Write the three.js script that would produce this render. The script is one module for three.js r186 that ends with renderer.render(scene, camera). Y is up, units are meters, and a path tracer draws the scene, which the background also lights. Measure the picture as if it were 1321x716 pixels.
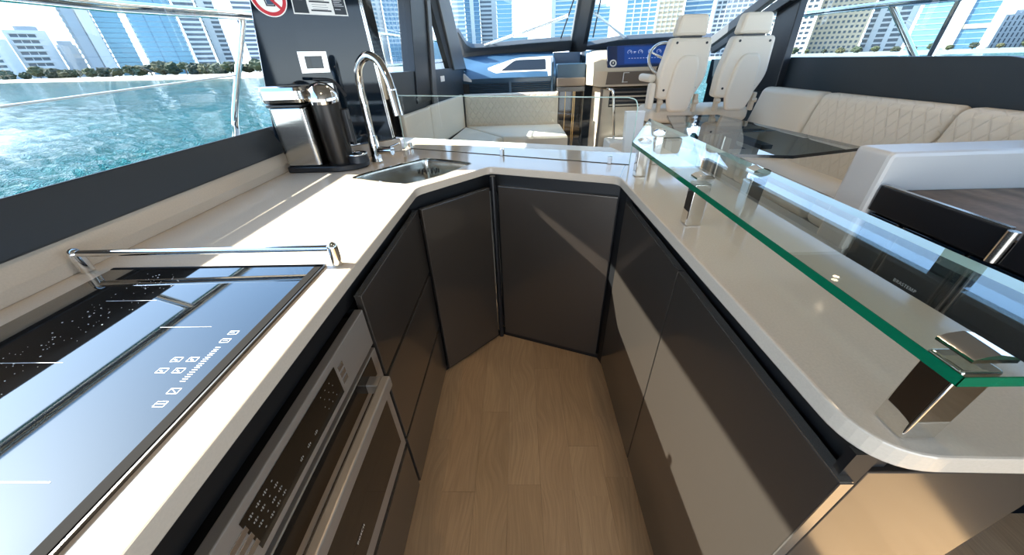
import * as THREE from 'three';
import { RoundedBoxGeometry } from 'three/addons/geometries/RoundedBoxGeometry.js';
import { mergeGeometries, mergeVertices, toCreasedNormals } from 'three/addons/utils/BufferGeometryUtils.js';
import { createNoise2D } from 'simplex-noise';

// ------------------------------------------------------------------ camera, sky, sun, exposure
const scene = new THREE.Scene();
const renderer = new THREE.WebGLRenderer({ antialias: true });
renderer.toneMapping = THREE.LinearToneMapping;
renderer.toneMappingExposure = 1.25;
renderer.shadowMap.enabled = true;
const V = (x, y, z) => new THREE.Vector3(x, y, z);
const camera = new THREE.PerspectiveCamera(78.23, 1321 / 716, 0.03, 6000);
{
  const pitch = 0.5653, yaw = -0.0312, roll = -0.0324;                 // looking down towards the bow, 12 mm lens
  const fw = V(Math.sin(yaw) * Math.cos(pitch), -Math.sin(pitch), -Math.cos(yaw) * Math.cos(pitch));
  const r = V(Math.cos(yaw), 0, Math.sin(yaw)), u = r.clone().cross(fw);
  const r2 = r.clone().multiplyScalar(Math.cos(roll)).addScaledVector(u, Math.sin(roll));
  const u2 = u.clone().multiplyScalar(Math.cos(roll)).addScaledVector(r, -Math.sin(roll));
  camera.quaternion.setFromRotationMatrix(new THREE.Matrix4().makeBasis(r2, u2, fw.negate()));
  camera.position.set(0, 1.29, 0);
}
{ // clear hazy sky, the same all round: pale at the horizon, blue overhead
  const w = 256, h = 256, d = new Float32Array(w * h * 4);
  for (let j = 0; j < h; j++) {
    const el = ((j + 0.5) / h - 0.5) * Math.PI, k = el > 0 ? 1 - Math.exp(-el / 0.16) : 0;
    const c = [4.2 * (1 - k) + 0.72 * k, 4.6 * (1 - k) + 1.5 * k, 5.0 * (1 - k) + 2.85 * k];
    for (let i = 0; i < w; i++) {
      const o = (j * w + i) * 4, a = ((i + 0.5) / w - 0.5) * 2 * Math.PI, ce = Math.cos(el);
      const ang = Math.acos(Math.min(1, (ce * Math.cos(a) * -1 + Math.sin(el) * 0.72 + ce * Math.sin(a) * -0.18) / Math.hypot(1, 0.72, 0.18))) * 57.3;
      const glow = el > 0 ? 9 * Math.exp(-Math.pow(ang / 12, 1.1)) : 0;                       // bright hazy air round the sun
      d[o] = c[0] + glow * 0.97; d[o + 1] = c[1] + glow; d[o + 2] = c[2] + glow * 1.03; d[o + 3] = 1;
    }
  }
  const t = new THREE.DataTexture(d, w, h, THREE.RGBAFormat, THREE.FloatType);
  t.mapping = THREE.EquirectangularReflectionMapping; t.magFilter = THREE.LinearFilter; t.needsUpdate = true;
  scene.background = t; scene.environment = t;
}
const sun = new THREE.DirectionalLight(new THREE.Color(1.0, 0.94, 0.86), 24);
sun.position.set(-1, 0.72, -0.18).normalize().multiplyScalar(40);
sun.castShadow = true; sun.shadow.mapSize.set(4096, 4096);
Object.assign(sun.shadow.camera, { left: -8, right: 8, top: 8, bottom: -8, near: 1, far: 90 });
scene.add(sun, sun.target);

// ------------------------------------------------------------------ helpers
let seed = 7;
const rnd = () => { seed = (seed * 1664525 + 1013904223) >>> 0; return seed / 4294967296; };
const noise = createNoise2D(rnd);
const lerp = THREE.MathUtils.lerp, clamp = THREE.MathUtils.clamp;
const used = new Map();
const numbered = (n) => { const k = used.get(n) ?? 0; used.set(n, k + 1); return k ? n + '_' + String(k).padStart(3, '0') : n; };
function boxUV(g, du = 0, dv = 0, swap = false) {                      // uv in metres from the face each triangle points to
  g = g.index ? g.toNonIndexed() : g;
  const p = g.attributes.position, uv = new Float32Array(p.count * 2), a = V(), b = V(), c = V();
  for (let i = 0; i < p.count; i += 3) {
    a.fromBufferAttribute(p, i); b.fromBufferAttribute(p, i + 1); c.fromBufferAttribute(p, i + 2);
    const n = b.clone().sub(a).cross(c.clone().sub(a)), x = Math.abs(n.x), y = Math.abs(n.y), z = Math.abs(n.z);
    [a, b, c].forEach((q, k) => {
      let s = x > y && x > z ? [q.z, q.y] : y > z ? [q.x, q.z] : [q.x, q.y];
      if (swap) s = [s[1], s[0]];
      uv[(i + k) * 2] = s[0] + du; uv[(i + k) * 2 + 1] = s[1] + dv;
    });
  }
  g.setAttribute('uv', new THREE.BufferAttribute(uv, 2));
  return g;
}
const plain = (g) => { g = g.index ? g.toNonIndexed() : g; for (const k of Object.keys(g.attributes)) if (!['position', 'normal', 'uv'].includes(k)) g.deleteAttribute(k); if (!g.attributes.uv) g = boxUV(g); return g; };
const join = (gs) => { gs = [gs].flat(Infinity); return gs.length === 1 ? gs[0] : mergeGeometries(gs.map(plain)); };
function mesh(name, geos, mat, parent, keepUV) {
  let g = join(geos);
  if (!keepUV) g = boxUV(g);
  const m = new THREE.Mesh(g, mat);
  m.name = parent ? name : numbered(name); m.castShadow = m.receiveShadow = true;
  (parent ?? scene).add(m);
  return m;
}
const tag = (o, label, category, group, kind) => { Object.assign(o.userData, { label, category }); if (group) o.userData.group = group; if (kind) o.userData.kind = kind; return o; };
function thing(name, label, category, pos = [0, 0, 0], turn = 0, group) {
  const o = new THREE.Group(); o.name = numbered(name); o.position.set(...pos); o.rotation.y = turn; scene.add(o);
  return tag(o, label, category, group);
}
function struct(name, label, category) { const o = thing(name, label, category); o.userData.kind = 'structure'; return o; }
const RB = (w, h, d, x, y, z, r = 0.004, seg = 2) => { const k = Math.min(r, w / 2.01, h / 2.01, d / 2.01); return new RoundedBoxGeometry(w, h, d, seg, k).translate(x, y, z); };
const BX = (x0, x1, y0, y1, z0, z1, r = 0) => r ? RB(x1 - x0, y1 - y0, Math.abs(z1 - z0), (x0 + x1) / 2, (y0 + y1) / 2, (z0 + z1) / 2, r) : new THREE.BoxGeometry(x1 - x0, y1 - y0, Math.abs(z1 - z0)).translate((x0 + x1) / 2, (y0 + y1) / 2, (z0 + z1) / 2);
function rod(a, b, r, r2 = r, n = 14) {                                // straight round bar from a to b
  const A = V(...a), B = V(...b), d = B.clone().sub(A), L = d.length();
  return new THREE.CylinderGeometry(r2, r, L, n).applyQuaternion(new THREE.Quaternion().setFromUnitVectors(V(0, 1, 0), d.normalize())).translate(...A.add(B).multiplyScalar(0.5).toArray());
}
const tube = (pts, r, n = 40, rs = 12, tension = 0.5) => new THREE.TubeGeometry(new THREE.CatmullRomCurve3(pts.map((p) => V(...p)), false, 'catmullrom', tension), n, r, rs, false);
const ball = (x, y, z, r, n = 16) => new THREE.SphereGeometry(r, n, Math.max(6, n >> 1)).translate(x, y, z);
function shapeOf(pts, radius = 0) {                                    // polygon with rounded corners (radius: one number or one per corner)
  const s = new THREE.Shape(), n = pts.length, R = (i) => (Array.isArray(radius) ? radius[i] : radius);
  for (let i = 0; i < n; i++) {
    const p = new THREE.Vector2(...pts[i]), a = new THREE.Vector2(...pts[(i + n - 1) % n]), b = new THREE.Vector2(...pts[(i + 1) % n]);
    const r = Math.min(R(i), p.distanceTo(a) * 0.49, p.distanceTo(b) * 0.49);
    if (r < 1e-5) { i ? s.lineTo(p.x, p.y) : s.moveTo(p.x, p.y); continue; }
    const q0 = p.clone().add(a.sub(p).setLength(r)), q1 = p.clone().add(b.sub(p).setLength(r));
    i ? s.lineTo(q0.x, q0.y) : s.moveTo(q0.x, q0.y);
    s.quadraticCurveTo(p.x, p.y, q1.x, q1.y);
  }
  s.closePath();
  return s;
}
// flat outline in plan (x, z) between two heights
function prism(pts, y0, y1, { radius = 0, bevel = 0, holes = [], seg = 6 } = {}) {
  const s = shapeOf(pts.map(([x, z]) => [x, -z]), radius);
  for (const h of holes) s.holes.push(h);
  const g = new THREE.ExtrudeGeometry(s, { depth: y1 - y0 - 2 * bevel, bevelEnabled: bevel > 0, bevelThickness: bevel, bevelSize: bevel, bevelOffset: -bevel, bevelSegments: 2, curveSegments: seg });
  return g.rotateX(-Math.PI / 2).translate(0, y0 + bevel, 0);
}
// flat outline in 3D given by coplanar corners, thickened away from the side that sees them counter-clockwise
function slab(pts, th, { radius = 0, bevel = 0, holes = [], seg = 6 } = {}) {
  const P = pts.map((p) => V(...p)), o = P[0], ex = P[1].clone().sub(o).normalize();
  const n = V(); for (let i = 0; i < P.length; i++) n.add(P[i].clone().sub(o).cross(P[(i + 1) % P.length].clone().sub(o))); n.normalize();
  const ey = n.clone().cross(ex), at = (p) => { const d = (p.isVector3 ? p : V(...p)).clone().sub(o); return [d.dot(ex), d.dot(ey)]; };
  const s = shapeOf(P.map(at), radius);
  for (const h of holes) s.holes.push(shapeOf(h.pts.map(at), h.radius ?? 0));
  const g = new THREE.ExtrudeGeometry(s, { depth: th - 2 * bevel, bevelEnabled: bevel > 0, bevelThickness: bevel, bevelSize: bevel, bevelOffset: -bevel, bevelSegments: 2, curveSegments: seg });
  g.translate(0, 0, -th + bevel);
  return g.applyMatrix4(new THREE.Matrix4().makeBasis(ex, ey, n).setPosition(o));
}
// one single sheet through coplanar corners (for panes), uv over the corners
function sheet(pts) {
  const g = new THREE.BufferGeometry(), P = [], I = [];
  pts.forEach((p) => P.push(...p));
  for (let i = 1; i < pts.length - 1; i++) I.push(0, i, i + 1);
  g.setAttribute('position', new THREE.Float32BufferAttribute(P, 3));
  if (pts.length === 4) g.setAttribute('uv', new THREE.Float32BufferAttribute([0, 0, 1, 0, 1, 1, 0, 1], 2));
  g.setIndex(I); g.computeVertexNormals();
  return g;
}
function loft(rings, close = true, cap = true) {                        // rings: arrays of [x, y, z], all of one length
  const n = rings[0].length, P = [], I = [];
  rings.forEach((r) => r.forEach((p) => P.push(...p)));
  const m = close ? n : n - 1;
  for (let k = 0; k < rings.length - 1; k++) for (let i = 0; i < m; i++) { const a = k * n + i, b = k * n + (i + 1) % n, c = a + n, d = b + n; I.push(a, b, d, a, d, c); }
  if (cap) for (const [k, f] of [[0, 1], [rings.length - 1, 0]]) { const c = P.length / 3, s = rings[k].reduce((q, p) => q.map((x, j) => x + p[j] / n), [0, 0, 0]); P.push(...s); for (let i = 0; i < n; i++) { const a = k * n + i, b = k * n + (i + 1) % n; f ? I.push(c, b, a) : I.push(c, a, b); } }
  const g = new THREE.BufferGeometry(); g.setAttribute('position', new THREE.Float32BufferAttribute(P, 3)); g.setIndex(I); g.computeVertexNormals();
  return toCreasedNormals(g, 0.7);
}

// ------------------------------------------------------------------ textures and materials
function dataTex(w, h, f, srgb, size = 1) {                             // f(u, v) -> [r, g, b] 0..1, size in metres covered by the texture
  const d = new Uint8Array(w * h * 4);
  for (let j = 0; j < h; j++) for (let i = 0; i < w; i++) { const c = f(i / w, j / h, i, j), o = (j * w + i) * 4; for (let k = 0; k < 3; k++) d[o + k] = clamp(c[k], 0, 1) * 255; d[o + 3] = 255; }
  const t = new THREE.DataTexture(d, w, h); t.magFilter = THREE.LinearFilter; t.minFilter = THREE.LinearMipmapLinearFilter; t.generateMipmaps = true;
  t.wrapS = t.wrapT = THREE.RepeatWrapping; t.repeat.set(1 / (size[0] ?? size), 1 / (size[1] ?? size)); if (srgb) t.colorSpace = THREE.SRGBColorSpace; t.needsUpdate = true;
  return t;
}
const tn = (u, v, f, s = 0) => { // noise that tiles over the unit square
  const a = noise(u * f + s, v * f), b = noise((u - 1) * f + s, v * f), c = noise(u * f + s, (v - 1) * f), d = noise((u - 1) * f + s, (v - 1) * f);
  return lerp(lerp(a, b, u), lerp(c, d, u), v);
};
function canvasTex(w, h, draw) { const c = document.createElement('canvas'); c.width = w; c.height = h; const x = c.getContext('2d'); draw(x, w, h); const t = new THREE.CanvasTexture(c); t.colorSpace = THREE.SRGBColorSpace; return t; }
const std = (o) => new THREE.MeshStandardMaterial(o), phy = (o) => new THREE.MeshPhysicalMaterial(o);
const lin = (r, g, b) => new THREE.Color().setRGB(r, g, b);

const oakMap = dataTex(512, 1024, (u, v) => {
  const warp = tn(u, v, 3, 9) * 0.05, g = 0.5 + 0.5 * tn(u + warp, v * 0.12, 46), f = 0.5 + 0.5 * tn(u + warp, v * 0.05, 120, 5), m = 0.5 + 0.5 * tn(u, v, 4, 30), fl = 0.5 + 0.5 * tn(u, v * 0.25, 90, 70);
  const t = 0.42 * g + 0.3 * f + 0.2 * m + 0.08 * fl;
  return [0.66 + 0.17 * t, 0.575 + 0.17 * t, 0.47 + 0.16 * t];
}, true, [0.6, 1.2]);
const oakBump = dataTex(512, 512, (u, v) => { const a = 0.5 + 0.5 * tn(u, v * 0.06, 90, 3); return [a, a, a]; }, false, [0.3, 0.6]);
const brushMap = dataTex(512, 256, (u, v) => { const a = 0.5 + 0.3 * tn(u * 0.05, v, 110, 1) + 0.2 * tn(u * 0.03, v, 60, 7); return [a, a, a]; }, false, [0.5, 0.12]);
const grainBump = dataTex(256, 256, (u, v) => { const a = 0.5 + 0.25 * tn(u, v, 40, 2) + 0.25 * tn(u, v, 90, 4); return [a, a, a]; }, false, 0.06);
const specks = dataTex(512, 512, (u, v) => { const a = 0.965 + 0.02 * tn(u, v, 60, 1) + 0.015 * tn(u, v, 160, 3); return [a, a, a]; }, true, 0.35);
const smudge = dataTex(512, 512, (u, v) => { const a = 0.5 + 0.3 * tn(u, v, 5, 12) + 0.2 * tn(u, v, 17, 21); return [a, a, a]; }, false, 0.9);
const flakes = dataTex(256, 256, () => { const a = 0.86 + 0.14 * rnd(); return [a, a, a]; }, true, 0.05);
const quiltBump = dataTex(256, 256, (u, v) => { const p = Math.abs(((u + v) % 1) - 0.5) * 2, q = Math.abs(((u - v + 1) % 1) - 0.5) * 2; const a = Math.pow(Math.min(1, Math.min(1 - p, 1 - q) * 3.2 + 0.02), 0.5); return [a, a, a]; }, false, [0.075, 0.105]);

const M = {
  quartz: phy({ color: 0xd2c3af, map: specks, roughness: 0.09 }),
  quartzEdge: phy({ color: 0xcfc6bb, map: specks, roughness: 0.3 }),
  gelcoat: phy({ color: 0xd9d6d0, roughness: 0.28 }),
  lacquer: phy({ color: 0x4f4841, map: flakes, metalness: 0.5, roughness: 0.34, clearcoat: 1.0, clearcoatRoughness: 0.09 }),
  edge: std({ color: 0xb9b4ac, metalness: 0.9, roughness: 0.25 }),
  blackGap: std({ color: 0x050608, roughness: 0.5 }),
  carcass: std({ color: 0x101216, roughness: 0.6 }),
  blackPlastic: phy({ color: 0x17181b, roughness: 0.35 }),
  blackGloss: phy({ color: 0x060708, roughness: 0.05 }),
  navyGloss: phy({ color: 0x0f1b26, roughness: 0.05 }),
  navySatin: phy({ color: 0x242f38, roughness: 0.42, bumpMap: grainBump, bumpScale: 0.0002 }),
  sill: phy({ color: 0x25282b, roughness: 0.42, bumpMap: grainBump, bumpScale: 0.0002 }),
  navyDash: phy({ color: 0x2c4a63, roughness: 0.38, bumpMap: grainBump, bumpScale: 0.0003 }),
  frameGrey: phy({ color: 0x55585b, roughness: 0.4 }),
  frameDark: phy({ color: 0x191f26, roughness: 0.35 }),
  chrome: std({ color: 0xe8e6e2, metalness: 1, roughness: 0.05 }),
  chromeSoft: std({ color: 0xd6d3ce, metalness: 1, roughness: 0.16 }),
  steel: std({ color: 0xb9b6b0, metalness: 1, roughness: 0.3, roughnessMap: brushMap, bumpMap: brushMap, bumpScale: 0.00004 }),
  steelDark: std({ color: 0x6f6b66, metalness: 1, roughness: 0.33, bumpMap: brushMap, bumpScale: 0.00004 }),
  ovenSteel: std({ color: 0xada498, metalness: 0.6, roughness: 0.36 }),
  brass: std({ color: 0xb99b6b, metalness: 1, roughness: 0.3 }),
  leather: phy({ color: 0xe4dac9, roughness: 0.5, bumpMap: grainBump, bumpScale: 0.0003, sheen: 0.1, sheenColor: new THREE.Color(1, 1, 1) }),
  quilted: phy({ color: 0xe4dac9, roughness: 0.5, bumpMap: quiltBump, bumpScale: 0.004 }),
  quiltedDeep: phy({ color: 0xe4dac9, roughness: 0.45, bumpMap: quiltBump, bumpScale: 0.007 }),
  piping: std({ color: 0x9a9184, roughness: 0.6 }),
  beigeTrim: phy({ color: 0xcdbfa9, roughness: 0.4 }),
  taupe: phy({ color: 0x6b6158, roughness: 0.45 }),
  rubber: std({ color: 0x0c0d0e, roughness: 0.7 }),
  white: phy({ color: 0xeeeeec, roughness: 0.35 }),
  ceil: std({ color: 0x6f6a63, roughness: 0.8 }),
  ceilWhite: std({ color: 0xf0eee9, roughness: 0.8 }),
  pane: phy({ color: 0xdde4e4, transmission: 1, roughness: 0, thickness: 0, ior: 1.5 }),
  paneClear: phy({ color: 0xf6fbf9, transmission: 1, roughness: 0, thickness: 0, ior: 1.5 }),
  paneSmoke: phy({ color: 0x9aa4a3, transmission: 1, roughness: 0, thickness: 0, ior: 1.5 }),
  glassEdge: phy({ color: 0x0f7a55, roughness: 0.08, transmission: 0.35, thickness: 0 }),
  glassEdgePale: phy({ color: 0xbfd8d0, roughness: 0.1 }),
  smokeEdge: phy({ color: 0x141b20, roughness: 0.1 }),
  oak: [0, 1, 2, 3].map((k) => std({ color: [0xf2dec6, 0xedd9c1, 0xf5e2ca, 0xead6bd][k], map: oakMap, roughness: 0.55, bumpMap: oakBump, bumpScale: 0.0004 })),
  greige: std({ color: 0x93806d, map: smudgeColor(), roughness: 0.7 }),
};
function smudgeColor() { return dataTex(256, 256, (u, v) => { const a = 0.8 + 0.2 * tn(u, v * 0.2, 9, 44) + 0.05 * tn(u, v, 30, 2); return [a, a * 0.98, a * 0.96]; }, true, 0.8); }

// ------------------------------------------------------------------ the cabin shell
const PX = -1.03, SX = 2.35;                                            // inner faces of the port and starboard sides
const floor = struct('floor', 'light oak plank floor of the galley and side passage', 'floor');
mesh('subfloor', BX(-1.1, 2.45, -0.1, -0.012, -2.05, 1.35), M.carcass, floor);
{
  const wdt = 0.118; let k = 0;
  for (let x = -0.413; x < 2.25; x += wdt, k++) {
    let z = 1.3, first = 0.35 + rnd() * 0.9;
    const end = x > 1.2 ? -0.55 : x > 0.40 && x < 0.58 ? -0.19 : -1.9;
    while (z > end) {
      const L = first || 1.25; first = 0;
      const z1 = Math.max(end, z - L);
      const g = boxUV(BX(x + 0.0003, x + wdt - 0.0003, -0.012, -rnd() * 0.0002, z1 + 0.0003, z - 0.0003), rnd() * 0.6, rnd() * 1.2);
      mesh('plank', g, M.oak[Math.floor(rnd() * 4)], floor, true);
      z = z1;
    }
  }
}
const saloonFloor = tag(new THREE.Group(), 'raised oak plank floor of the saloon beyond the counter', 'floor');
saloonFloor.name = numbered('floor'); saloonFloor.userData.kind = 'structure'; scene.add(saloonFloor);
mesh('subfloor', BX(-1.0, 2.4, 0.03, 0.148, -5.2, -2.06), M.carcass, saloonFloor);
for (let x = -0.95, k = 0; x < 2.3; x += 0.16, k++) for (const [a, b] of [[-2.07, -3.3 - 0.5 * rnd()], [0, -5.15]]) {
  const z0 = a || saloonFloor.userData.z; saloonFloor.userData.z = b;
  mesh('plank', boxUV(BX(x + 0.001, x + 0.159, 0.148, 0.16, b + 0.001, z0 - 0.001), rnd(), rnd()), M.oak[k % 4], saloonFloor, true);
}
delete saloonFloor.userData.z;

const ceiling = struct('ceiling', 'pale headliner over the saloon and galley', 'ceiling');
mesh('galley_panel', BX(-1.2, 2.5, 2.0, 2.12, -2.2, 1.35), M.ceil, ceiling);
mesh('saloon_panel', BX(-1.2, 2.5, 2.0, 2.12, -4.55, -2.2), M.ceilWhite, ceiling);

mesh('cockpit_overhang', BX(-1.6, 2.9, 2.0, 2.2, 1.35, 3.9), M.ceil, ceiling);
// galley window on the port side: its top edge rises towards the stern
const portWall = struct('wall_port', 'port side of the cabin below and above the windows', 'wall');
mesh('lower', BX(PX - 0.12, PX, 0, 0.985, -2.0, 1.3), M.frameDark, portWall);
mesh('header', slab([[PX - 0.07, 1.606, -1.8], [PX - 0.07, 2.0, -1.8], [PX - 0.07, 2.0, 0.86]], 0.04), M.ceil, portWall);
mesh('mid_section', [slab([[PX - 0.04, 0.9, -1.82], [-0.99, 0.9, -2.42], [-0.99, 1.1, -2.42], [PX - 0.04, 1.1, -1.82]], 0.07)], M.frameDark, portWall);
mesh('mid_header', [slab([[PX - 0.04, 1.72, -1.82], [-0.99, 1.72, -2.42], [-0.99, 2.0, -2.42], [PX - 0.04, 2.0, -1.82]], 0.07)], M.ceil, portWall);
// forward port side runs inwards to the bow
const FW = (z, y, off = 0) => { const t = (z + 2.7) / -1.9; return [-0.95 + 0.25 * t - off, y, z]; };
mesh('forward_lower', slab([FW(-2.4, 0.1), FW(-4.9, 0.1), FW(-4.9, 1.24), FW(-2.4, 1.24)], 0.08), M.navySatin, portWall);
mesh('forward_header', slab([FW(-2.4, 1.80, 0.02), FW(-4.5, 1.80, 0.02), FW(-4.5, 2.0, 0.02), FW(-2.4, 2.0, 0.02)], 0.06), M.ceil, portWall);
mesh('post', slab([FW(-3.27, 1.0, -0.012), FW(-3.66, 1.0, -0.012), FW(-3.86, 1.82, -0.012), FW(-3.46, 1.82, -0.012)], 0.11, { bevel: 0.004 }), M.frameDark, portWall);
mesh('post_trim', slab([FW(-3.60, 0.93, -0.03), FW(-3.72, 0.93, -0.03), FW(-3.88, 1.82, -0.03), FW(-3.80, 1.82, -0.03)], 0.018, { bevel: 0.003 }), M.frameGrey, portWall);
mesh('first_post', slab([FW(-2.4, 1.2), FW(-2.62, 1.2), FW(-2.72, 1.82), FW(-2.4, 1.82)], 0.06), M.frameDark, portWall);

const sill = mesh('trim_1', slab([[-1.0, 0.987, 1.3], [-1.0, 0.987, -1.56], [-1.03, 1.088, -1.56], [-1.03, 1.088, 1.3]], 0.07, { bevel: 0.004 }), M.sill);
tag(sill, 'dark charcoal trim band along the foot of the galley window', 'trim', null, 'structure');

function windowOf(n, label, pts, mat = M.pane, frameW = 0) {
  const w = struct('window_' + n, label, 'window');
  mesh('pane', sheet(pts), mat, w, true);
  return w;
}
windowOf(1, 'large galley window looking out to the turquoise sea', [[PX - 0.035, 1.08, 1.25], [PX - 0.035, 1.08, -1.52], [PX - 0.035, 1.65, -1.52], [PX - 0.035, 2.0, 0.86], [PX - 0.035, 2.0, 1.25]]);
windowOf(8, 'port side window hidden behind the dark sign panel', [[PX - 0.06, 1.1, -1.82], [-1.01, 1.1, -2.42], [-1.01, 1.72, -2.42], [PX - 0.06, 1.72, -1.82]]);
windowOf(2, 'port saloon window beside the dark sign panel', [FW(-2.6, 1.23, 0.04), FW(-3.4, 1.23, 0.04), FW(-3.5, 1.82, 0.04), FW(-2.65, 1.82, 0.04)]);
{
  const w = windowOf(3, 'small raked side window before the windshield pillar', [FW(-3.68, 1.2, 0.04), FW(-4.45, 1.24, 0.04), FW(-4.1, 1.82, 0.04), FW(-3.8, 1.82, 0.04)]);
  mesh('mullion', [rod(FW(-3.86, 1.22, 0.035), FW(-3.98, 1.75, 0.035), 0.008), rod(FW(-3.7, 1.295, 0.03), FW(-4.4, 1.3, 0.03), 0.006)], M.chromeSoft, w);
  mesh('frame', slab([FW(-4.31, 1.235, 0.0), FW(-4.46, 1.235, 0.0), FW(-4.12, 1.82, 0.0), FW(-3.92, 1.82, 0.0)], 0.05), M.rubber, w);
}
const switchPanel = mesh('rocker_switch', slab([FW(-3.98, 1.13, -0.004), FW(-4.10, 1.13, -0.004), FW(-4.10, 1.18, -0.004), FW(-3.98, 1.18, -0.004)], 0.008, { bevel: 0.002 }), M.white);
tag(switchPanel, 'small white rocker switch on the dark wall under the raked side window', 'switch');

// windshield: raked glass over the dashboard
const WS = (x, y) => [x, y, -5.5 + (y - 1.40) * 12 / 7];
const ws = struct('window_4', 'port half of the raked windshield above the dashboard', 'window');
mesh('pane', sheet([WS(-0.72, 1.40), WS(0.74, 1.45), WS(0.70, 2.02), WS(-0.75, 2.02)]), M.pane, ws, true);
const ws2 = struct('window_5', 'starboard half of the raked windshield beyond the helm', 'window');
mesh('pane', sheet([WS(0.86, 1.45), WS(2.35, 1.42), WS(2.35, 2.02), WS(0.80, 2.02)]), M.pane, ws2, true);
const mull = mesh('trim_2', slab([WS(0.70, 1.36), WS(0.93, 1.355), WS(0.84, 2.02), WS(0.655, 2.02)], 0.09, { bevel: 0.012 }), M.frameGrey);
tag(mull, 'broad grey centre post dividing the windshield', 'post', null, 'structure');
const apron = mesh('trim_3', [
  slab([WS(-0.80, 1.30), WS(0.80, 1.385), WS(0.76, 1.492), WS(0.2, 1.476), WS(-0.40, 1.448), WS(-0.60, 1.446), WS(-0.66, 1.475), WS(-0.72, 1.60), WS(-0.86, 1.60)], 0.06, { bevel: 0.008, radius: [0, 0, 0, 0, 0.04, 0.05, 0.05, 0, 0] }),
  slab([WS(0.82, 1.385), WS(2.5, 1.33), WS(2.5, 1.47), WS(2.0, 1.492), WS(1.3, 1.478), WS(0.86, 1.42)], 0.06, { bevel: 0.008 }),
], M.frameGrey);
tag(apron, 'grey padded frame along the foot of the windshield', 'trim', null, 'structure');
const aPort = mesh('trim_4', slab([FW(-4.44, 1.22, -0.02), FW(-4.95, 1.22, -0.02), FW(-4.80, 1.40, -0.02), FW(-4.50, 1.88, -0.02), FW(-4.10, 1.88, -0.02)], 0.05, { bevel: 0.008 }), M.frameGrey);
tag(aPort, 'raked grey windshield pillar on the port side', 'pillar', null, 'structure');
const aStbd = mesh('trim_5', [
  slab([[2.2, 1.36, -4.78], [2.2, 1.76, -3.56], [2.2, 1.84, -3.56], [2.2, 1.46, -4.78]], 0.06, { bevel: 0.008 }),
], M.frameGrey);
tag(aStbd, 'raked grey windshield pillar behind the helm seats', 'pillar', null, 'structure');
const gasket = mesh('trim_6', slab([[2.21, 1.30, -4.70], [2.21, 1.64, -3.56], [2.21, 1.72, -3.56], [2.21, 1.35, -4.75]], 0.05, { bevel: 0.006 }), M.frameDark);
tag(gasket, 'dark gasket rail below the starboard windshield pillar', 'trim', null, 'structure');

const stbdWall = struct('wall_starboard', 'starboard side of the cabin behind the long settee', 'wall');
mesh('lower', BX(SX, SX + 0.1, 0, 1.05, -4.9, 1.3), M.navySatin, stbdWall);
mesh('dark_panel', slab([[SX - 0.02, 0.99, -1.52], [SX - 0.02, 0.99, -3.5], [SX - 0.02, 1.252, -3.5], [SX - 0.02, 1.246, -1.93], [SX - 0.02, 1.12, -1.52]].reverse(), 0.05, { radius: [0, 0.06, 0, 0, 0], bevel: 0.004 }), M.navySatin, stbdWall);
mesh('aft_post', BX(SX - 0.02, SX + 0.03, 1.0, 1.86, -1.70, -1.53), M.frameDark, stbdWall);
mesh('aft_panel', BX(SX - 0.01, SX + 0.05, 0.99, 1.1, -1.50, 1.3, 0.01), M.gelcoat, stbdWall);
mesh('fore_panel', BX(SX - 0.02, SX + 0.05, 0.99, 1.24, -4.9, -3.72), M.navySatin, stbdWall);
mesh('header', BX(SX - 0.02, SX + 0.05, 1.89, 2.0, -4.5, 1.3), M.ceil, stbdWall);
mesh('post', slab([[SX - 0.03, 0.98, -3.46], [SX - 0.03, 0.98, -3.72], [SX - 0.03, 1.86, -3.80], [SX - 0.03, 1.86, -3.52]], 0.06, { bevel: 0.006 }), M.frameDark, stbdWall);
mesh('post_trim', slab([[SX - 0.045, 0.98, -3.55], [SX - 0.045, 0.98, -3.70], [SX - 0.045, 1.86, -3.80], [SX - 0.045, 1.86, -3.65]], 0.03, { bevel: 0.005 }), M.frameGrey, stbdWall);
windowOf(6, 'forward starboard side window beside the helm seats', [[SX + 0.02, 1.24, -3.7], [SX + 0.02, 1.24, -4.9], [SX + 0.02, 1.89, -4.9], [SX + 0.02, 1.89, -3.7]]);
windowOf(7, 'long starboard side window above the dark wall panel', [[SX + 0.02, 1.1, 1.3], [SX + 0.02, 1.1, -3.55], [SX + 0.02, 1.89, -3.55], [SX + 0.02, 1.89, 1.3]]);
const foreWall = mesh('wall_fore', BX(-0.9, 2.4, 0, 1.34, -5.75, -5.62), M.frameDark);
tag(foreWall, 'dark bulkhead under the windshield', 'wall', null, 'structure');
const aftWall = struct('wall_aft', 'stern bulkhead around the wide open saloon door', 'wall');
mesh('side', BX(-1.15, -0.95, 0, 2.0, 1.3, 1.38), M.ceil, aftWall);
mesh('side', BX(1.6, 2.45, 0, 2.0, 1.3, 1.38), M.ceil, aftWall);

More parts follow.
